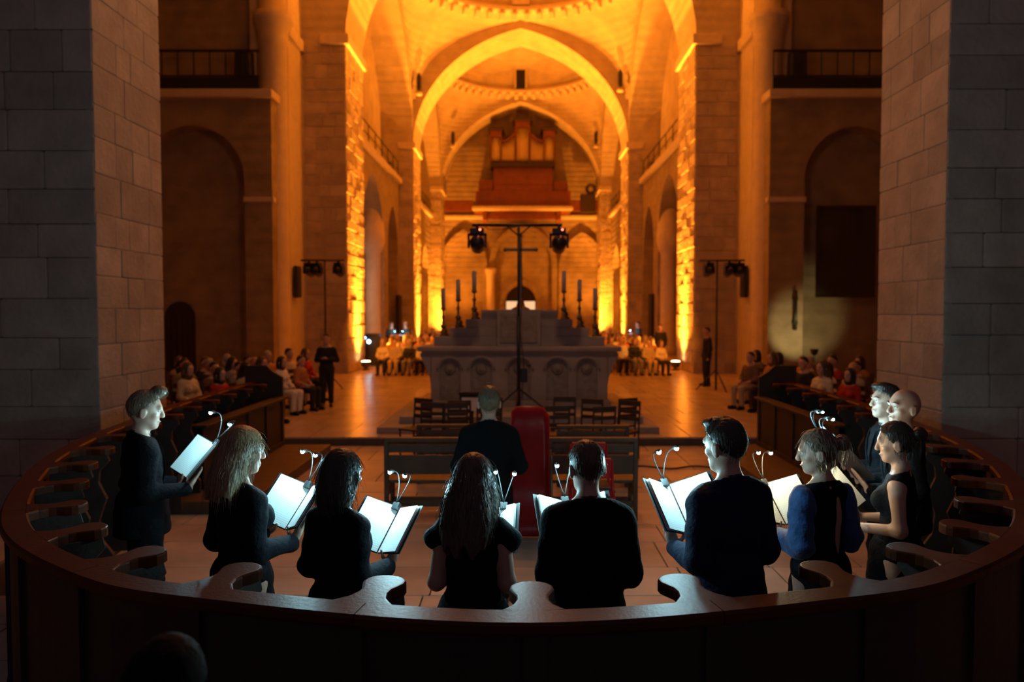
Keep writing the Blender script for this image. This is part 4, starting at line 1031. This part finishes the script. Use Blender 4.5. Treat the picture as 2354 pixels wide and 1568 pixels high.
# open music folder held in front of a singer, with a two-armed clip light
def folder(root, label, s, off=(0, .290, 1.125), tilt=.84, vee=.36, wide=.240, hgt=.30, lampcol=0, lamp=(-.02, .0), power=8.5, arms=((-.045, -.10), (.06, -.085)), rot_extra=0.0, lift=.16):
    M = root.matrix_basis if False else Matrix.Translation(root.location) @ root.rotation_euler.to_matrix().to_4x4() @ Matrix.Scale(s, 4)
    L = M @ Matrix.Translation(off) @ Matrix.Rotation(rot_extra, 4, 'Z') @ Matrix.Rotation(tilt, 4, 'X')     # local: x across, y up the page, z towards the reader
    t = thing('music_folder', label, 'folder'); t.matrix_world = L
    for sd in (-1, 1):
        Rv = Matrix.Rotation(-sd*vee, 4, 'Y')
        bm = bmesh.new(); bbox(bm, *sorted((.004*sd, wide*sd)), 0, hgt, -.003, .0, Rv); c = link('cover', tomesh(bm), M_COVER, t)
        for k in range(3):
            bm = bmesh.new(); q = Matrix.Rotation(-sd*(vee+.035*k), 4, 'Y'); bbox(bm, *sorted((.008*sd, (wide-.022)*sd)), .006, hgt-.008, .0012+.0012*k, .0020+.0012*k, q)
            link('page', tomesh(bm), M_SHEET if k == 2 else M_PAPER, t)
    led = M_LED if lampcol == 0 else M_LEDW
    lc = LED if lampcol == 0 else (1.0, .90, .55)
    cl = thing('clip_light', label.split(' held')[0].replace('open black music folder', 'two-armed clip light')+' clipped to the folder', 'lamp'); cl['label'] = 'two-headed clip light on the folder'+(' held'+label.split(' held')[1] if ' held' in label else '')
    cl.matrix_world = L @ Matrix.Translation((lamp[0], hgt, .012+abs(lamp[0])*math.tan(vee)))
    box('clip', -.022, .022, -.03, .015, -.016, .014, M_BLACK, cl, .004)
    for (ax_, bx_) in arms:
        pts = []
        for k in range(10):
            a = k/9; pts.append((ax_*math.sin(a*PI/2)*1.0, .01+lift*math.sin(a*PI*.62), .012+(-bx_)*a**1.4))
        g = tubeobj('gooseneck', pts, .0032, M_LED if False else M_BLACK, cl, 6)
        e = Vector(pts[-1]); dr_ = (Vector(pts[-1])-Vector(pts[-2])).normalized()
        hd = tubeobj('lamp_head', [e-dr_*.005, e+dr_*.012, e+dr_*.040], [.008, .012, .010], M_BLACK, cl, 10)
        tip = e+dr_*.026
        link('led', sphere_mesh(.0125, led, 10), None, hd, tip+Vector((0, -.006, .0)))
        point('clip_lamp_light', tip+Vector((0, -.022, .004)), power, lc, .012, cl)
    return t
def sing(label, px, Y, deg, H_, flabel=None, fk=None, **kw):
    loc = Vector(((px-CX)/F*Y, Y, 0.0))
    o, P, H, R = person(label, loc, math.radians(deg), H_, **kw)
    if flabel: folder(o, flabel, H_/1.765, **(fk or {}))
    return o
HOLD = 'open black music folder held by '
sing('man in black suit with quiffed hair reading a lit folder, standing at the straight stalls', 322, 5.1, 50, 1.82, HOLD+'the man with quiffed hair', dict(arms=((-.10, -.10), (.12, -.03)), lamp=(.16, 0)), hyaw=.25, hair='tuft', hairm=M_HLIGHT, topm=M_SUIT, strands=500, seed=1)
sing('woman with straight blonde hair held by a clip, in a dark blouse', 548, 4.0, 36, 1.735, HOLD+'the blonde woman', dict(vee=.44), female=True, hyaw=.25, hair='blonde', hairm=M_HBLOND, top='blouse', topm=M_BLOUSE, legs='skirt', strands=900, seed=2)
sing('woman with a dark shoulder-length bob in a black long-sleeved top', 775, 3.72, 33, 1.665, HOLD+'the woman with the dark bob', None, female=True, hyaw=.20, hair='bob', hairm=M_HDARK, top='blouse', topm=M_BLOUSE, strands=500, seed=3)
sing('woman with long wavy hair in a black cap-sleeved blouse', 1086, 3.58, 4, 1.665, HOLD+'the woman with long wavy hair', dict(lamp=(.12, 0), power=5.5, vee=.46), female=True, hyaw=.25, hair='long', hairm=M_HBROWN, top='cap', topm=M_BLOUSE, strands=1000, seed=4)
sing('man with short cropped hair in a black jacket, back turned', 1353, 3.56, -6, 1.735, HOLD+'the man with cropped hair', dict(rot_extra=.10, power=4.5, vee=.46), hyaw=-.18, hair='crop', hairm=M_HBROWN, topm=M_SUIT, strands=500, seed=5)
sing('tall dark-haired man in a navy suit lit blue on one sleeve', 1678, 3.66, -24, 1.83, HOLD+'the tall man in the navy suit', dict(arms=((-.05, -.10), (.05, -.12)), vee=.46, lift=.12, lamp=(-.05, 0)), hyaw=-.20, hair='short', hairm=M_HDARK, topm=M_NAVY, strands=500, seed=6)
s7 = sing('woman with a hair bun, hoop earring and open-backed blouse with blue-lit sleeves', 1893, 4.15, -22, 1.70, HOLD+'the woman with the hair bun', dict(lampcol=1, power=4.0), female=True, hyaw=-.88, hair='bun', hairm=M_HLIGHT, top='openback', topm=M_BLOUSE, legs='skirt', strands=350, seed=7)
sing('dark-haired woman in a sleeveless black top with a bare shoulder', 2072, 4.5, -55, 1.69, HOLD+'the bare-shouldered woman', dict(lampcol=1, power=2.5), female=True, hyaw=-.15, hair='bun', hairm=M_HDARK, top='sleeveless', topm=M_BLOUSE, legs='skirt', strands=250, seed=8)
sing('bald man in a dark jacket looking towards the conductor', 2082, 5.2, -78, 1.825, HOLD+'the bald man', None, hyaw=-.35, hpitch=0.0, hair=None, topm=M_SUIT, brows=M_HBROWN, seed=9)
sing('dark-haired man standing beyond the bald man, face lit blue', 2040, 5.75, -78, 1.80, HOLD+'the dark-haired man beyond the bald man', None, hyaw=-.25, hpitch=0.0, hair='short', hairm=M_HDARK, topm=M_SUIT, brows=M_HDARK, strands=400, seed=10)
sing('grey-haired conductor in a black suit standing before the pews', 1124, 5.9, -4, 1.77, hyaw=-.1, hpitch=0, hair='crop', hairm=M_HGREY, topm=M_SUIT, arms='clasp', strands=400, seed=11)
sing('dark figure standing outside the stalls with only the head in view', 357, 1.72, 10, 1.58, hyaw=0, hair='bob', hairm=M_HBLACK, topm=M_SUIT, arms='down', seed=12)
for sgn in (1,):
    bm = bmesh.new(); tube(bm, [(.024*math.cos(a*PI/12), 0, .026*math.sin(a*PI/12)) for a in range(25)], .0022, 6, False)
    e = link('earring', tomesh(bm, smooth=True), M_GOLD, s7); P_, H_f, R_ = figure(True, -.88, .20)
    e.location = Vector(H_f((-.083, -.012, 1.560))); e.rotation_euler = (0, 0, .88+.6)

# ------------------------------------------------------------------ unseen lantern, added over the choir for warm light on the floor
ln = thing('choir_fill_lantern', 'unseen hanging lantern added high above the choir for warm light', 'lamp', (0, 10.6, 8.6))
link('bowl', lathe([(.04, -.12), (.16, -.08), (.22, .05), (.20, .05), (.04, .12)], 16), M_BRASS, ln); tubeobj('chain', [(0, 0, .1), (0, 0, 3.2)], .012, M_BLACK, ln, 6)
point('choir_fill_light', (0, 10.6, 8.35), 320, (1.0, .50, .24), .15)

# ------------------------------------------------------------------ audience and musicians further off (shared meshes, own colours)
def template(kind):
    female = kind != 'man'; seated = kind not in ('stand', 'clasp', 'side')
    fem = kind in ('bob', 'long')
    P, H, R = figure(fem, 0, .08, {'stand': 'hold', 'clasp': 'clasp', 'side': 'down'}.get(kind, 'lap'), seated=seated, hands=False)
    dz = -.42 if seated else 0
    T = {'body': body_mesh(P, 'body', M_SKIN, .013, .024)}
    sl = .45 if kind in ('man', 'long') else .92
    T['shirt'] = cloth_mesh(P, 'shirt', M_CLOTH, {'torso': .018, 'hip': .018, 'uarm': .017, 'farm': .017}, h=.024, zmin=(.44 if seated else .82), ztop=(1.455+dz, .4), sleeve=sl, fold=.003)
    T['trousers'] = cloth_mesh(P, 'trousers', M_CLOTH, {'hip': .012, 'thigh': .018, 'shin': .022}, h=.024, zmin=.06, ztop=(1.0+dz, 0), fold=.002)
    T['shoe'] = [cloth_mesh([p], 'shoe', M_SHOE, {'foot': .012}, h=.02, zmin=0, fold=0) for p in P if p[-1] == 'foot']
    st = {'man': 'crop', 'bob': 'bob', 'long': 'blonde'}.get(kind, 'crop')
    T['hair'] = hair_mesh(st, H, R, M_LHAIR, dz=dz, h=.013)
    return T
TPL = {k: template(k) for k in ('man', 'bob', 'long', 'stand', 'clasp', 'side')}
COLS = {'red': (.42, .02, .012), 'cream': (.62, .52, .36), 'white': (.72, .68, .60), 'black': (.015, .014, .014), 'brown': (.16, .09, .05), 'olive': (.20, .18, .09), 'grey': (.20, .19, .19), 'blue': (.06, .09, .17), 'orange': (.45, .17, .05), 'beige': (.42, .32, .20)}
HAIRC = {'dark': (.03, .022, .016), 'brown': (.10, .06, .035), 'blond': (.42, .28, .13), 'grey': (.40, .37, .33), 'white': (.75, .73, .70)}
def listener(kind, loc, deg, H_, top, legs, hair, label, group=None, seat=None):
    T = TPL[kind]; o = link('person', T['body']); s = H_/1.765
    o.location = loc; o.rotation_euler = (0, 0, -math.radians(deg)); o.scale = (s, s, s); tag(o, label, 'person', group)
    for nm in ('shirt', 'trousers', 'hair'):
        q = link(nm, T[nm], None, o); q.color = (*(COLS[top] if nm == 'shirt' else COLS[legs] if nm == 'trousers' else HAIRC[hair]), 1)
    for me in T['shoe']: link('shoe', me, None, o)
    if seat: chair(Vector(loc)+Vector((0, 0, -.0)), -math.radians(deg), *seat, full=False)
    return o
rng = random.Random(21)
used = {}
def crowd(spots, place, seatplace):
    for i, (px, Y, deg, kind, top, legs, hair) in enumerate(spots):
        kindw = 'man' if kind == 'man' else 'woman'
        lab = '%s with %s hair in a %s top seated %s' % (kindw, hair, top, place)
        listener(kind, ((px-CX)/F*Y, Y, Z1), deg, rng.uniform(1.62, 1.78), top, legs, hair, lab, 'listeners seated '+place,
                 ('wooden chair under a seated listener '+seatplace, 'occupied chairs '+seatplace))
def rows(spec, base, deg, pxlo, pxhi):
    out = []; a = math.radians(deg); f = Vector((math.sin(a), math.cos(a), 0)); l = Vector((-f.y, f.x, 0)); l = l if l.y > 0 else -l
    for r in range(5):
        for k in range(-2, 7):
            p = Vector(base)+l*.56*k-f*.88*r; px = CX+p.x*F/p.y
            if len(out) < len(spec) and pxlo < px < pxhi and 12.6 < p.y < (17.4 if p.x < 0 else 15.9) and abs(p.x) > 4.9: out.append((px, p.y, deg+((len(out)*29) % 11-5), *spec[len(out)]))
    return out
LEFT = [('bob', 'red', 'red', 'dark'), ('long', 'beige', 'brown', 'dark'), ('bob', 'cream', 'brown', 'brown'), ('man', 'brown', 'black', 'dark'), ('man', 'grey', 'black', 'dark'), ('long', 'orange', 'brown', 'brown'), ('man', 'olive', 'black', 'dark'), ('man', 'black', 'grey', 'grey'),
        ('long', 'grey', 'black', 'dark'), ('man', 'brown', 'black', 'blond'), ('bob', 'orange', 'black', 'dark'), ('man', 'black', 'black', 'brown'), ('bob', 'black', 'black', 'grey'), ('man', 'black', 'black', 'dark'), ('man', 'orange', 'black', 'grey'), ('bob', 'beige', 'black', 'brown')]
crowd(rows(LEFT, (-5.3, 13.0, 0), 120, 378, 628), 'behind the left stall desk', 'behind the left stall desk')
def xy(L): return [(CX+x*F/y, y, *t) for (x, y, *t) in L]
crowd(xy([(-5.25, 16.2, 110, 'bob', 'white', 'white', 'dark'), (-5.02, 16.85, 108, 'man', 'orange', 'black', 'dark'), (-5.62, 17.9, 110, 'man', 'cream', 'beige', 'dark'), (-5.42, 18.6, 112, 'bob', 'red', 'black', 'brown')]),
      'beside the end of the left stalls', 'beside the end of the left stalls')
crowd(xy([(5.62, 16.5, 242, 'bob', 'orange', 'black', 'brown'), (5.34, 17.15, 240, 'man', 'brown', 'beige', 'dark'), (6.45, 16.9, 243, 'man', 'orange', 'olive', 'grey'), (6.15, 17.6, 245, 'bob', 'black', 'black', 'dark'), (5.85, 18.3, 240, 'bob', 'olive', 'grey', 'dark')]),
      'beside the end of the right stalls', 'beside the end of the right stalls')
RIGHT = [('bob', 'red', 'red', 'dark'), ('long', 'cream', 'beige', 'brown'), ('man', 'beige', 'black', 'blond'), ('bob', 'cream', 'brown', 'dark'), ('man', 'black', 'black', 'dark'), ('man', 'brown', 'black', 'dark'), ('man', 'red', 'brown', 'dark'), ('man', 'brown', 'black', 'grey'), ('bob', 'orange', 'black', 'dark'), ('long', 'orange', 'black', 'brown'), ('man', 'olive', 'black', 'dark'), ('bob', 'beige', 'black', 'grey')]
crowd(rows(RIGHT, (5.75, 12.9, 0), 240, 1838, 2010), 'behind the right stall desk', 'behind the right stall desk')
def navecrowd(side, place):
    tops = ['cream', 'orange', 'white', 'beige', 'cream', 'brown', 'black', 'beige', 'red', 'white', 'olive']; hairs = ['blond', 'brown', 'dark', 'blond', 'grey', 'brown', 'dark']
    sp = []; i = 0
    for Y, xs in ((26.6, (5.05, 4.6, 4.1, 3.6)), (27.9, (4.95, 4.4, 3.9, 3.4)), (29.6, (5.2, 4.7, 4.1, 3.6)), (31.4, (5.3, 4.7, 4.1, 3.6)), (33.4, (5.2, 4.6, 4.0)), (36.0, (5.4, 4.7, 4.0)), (39.5, (5.2, 4.4)), (43.0, (5.2, 4.5))):
        for x in xs:
            if side < 0: x = x-.08
            if side < 0 and Y < 27 and x > 5.0: x = 4.8
            kind = ('long', 'man', 'bob', 'man', 'long', 'bob', 'man')[i % 7]
            sp.append((CX+side*x*F/Y, Y, 180-side*8+((i*37) % 17-8), kind, tops[(i*3) % 11], ('black', 'beige', 'grey', 'black', 'brown')[i % 5], hairs[(i*2+(side > 0)) % 7])); i += 1
    crowd(sp, place, place)
navecrowd(-1, 'in the nave near the equipment rack'); navecrowd(1, 'in the nave near the dark portal')
# standing figures
listener('clasp', ((750-CX)/F*17.5, 17.5, Z1), 178, 1.72, 'black', 'black', 'dark', 'man in a dark suit with clasped hands standing beside the left audience')
listener('side', ((1625-CX)/F*22.4, 22.4, Z1), 262, 1.79, 'black', 'black', 'dark', 'man in a dark suit standing in profile by the right nave pier')
listener('side', (5.85, 30.9, Z1), 200, 1.74, 'black', 'black', 'dark', 'man in black standing inside the nave behind the right pier')
for i, (x, Y, hr, d, lab) in enumerate(((-6.05, 34.6, 'brown', 150, 'singer in black standing behind the nave audience beside the white-haired singer'), (-5.45, 35.0, 'white', 190, 'white-haired singer lit cyan standing behind the nave audience'), (5.75, 36.2, 'dark', 250, 'lone singer in black lit blue beside the dark portal'))):
    listener('stand', (x, Y, Z1), d, 1.8, 'black', 'black', hr, lab)
    a = math.radians(d); f = Vector((math.sin(a), math.cos(a), 0))
    t = thing('music_folder', 'small lit music folder held by the '+('brown-haired nave singer', 'white-haired nave singer', 'lone blue-lit nave singer')[i], 'folder', Vector((x, Y, Z1+1.18))+f*.36, -a)
    box('cover', -.22, .22, -.15, .15, -.01, 0, M_COVER, t); box('page', -.20, .20, -.14, .14, 0, .004, M_PAPER, t)
    hd = tubeobj('lamp_head', [(0, .10, .18), (0, .06, .19)], .012, M_LED, t); tubeobj('gooseneck', [(0, .15, 0), (0, .16, .12), (0, .10, .18)], .004, M_BLACK, t)
    point('clip_lamp_light', (0, .03, .16), 7, LED, .02, t)
# sound rack with small LEDs, chapel lamps
rk = thing('equipment_rack', 'dark equipment rack with blue and white LEDs behind the left pier', 'equipment', (-6.25, 31.2, Z1))
box('cabinet', -.3, .3, -.3, .3, 0, 1.35, M_BLACK, rk, .02)
link('white_led', sphere_mesh(.07, M_LED), None, rk, (-.10, -.31, 1.02)); link('blue_led', sphere_mesh(.055, M_BLUELED), None, rk, (-.27, -.31, 1.18))
for i, (x, Y, pw, c, lab) in enumerate(((-8.35, 36.2, 90, (1, .66, .48), 'small pale lamp on the left chapel wall of the nearer bay'), (-8.2, 55.6, 260, AMBER, 'amber lamp in the left chapel of the farther bay'), (8.2, 55.6, 260, AMBER, 'amber lamp in the right chapel of the farther bay'))):
    t = thing('chapel_lamp', lab, 'lamp', (x, Y, 2.6)); link('shade', lathe([(.05, 0), (.14, .05), (.10, .25), (.03, .28)], 12), M_BRASS, t); box('bracket', -.03, .03, -.03, .03, -2.45, .02, M_BLACK, t)
    point('chapel_lamp_light', (x, Y-.15, 3.15), pw, c, .1)
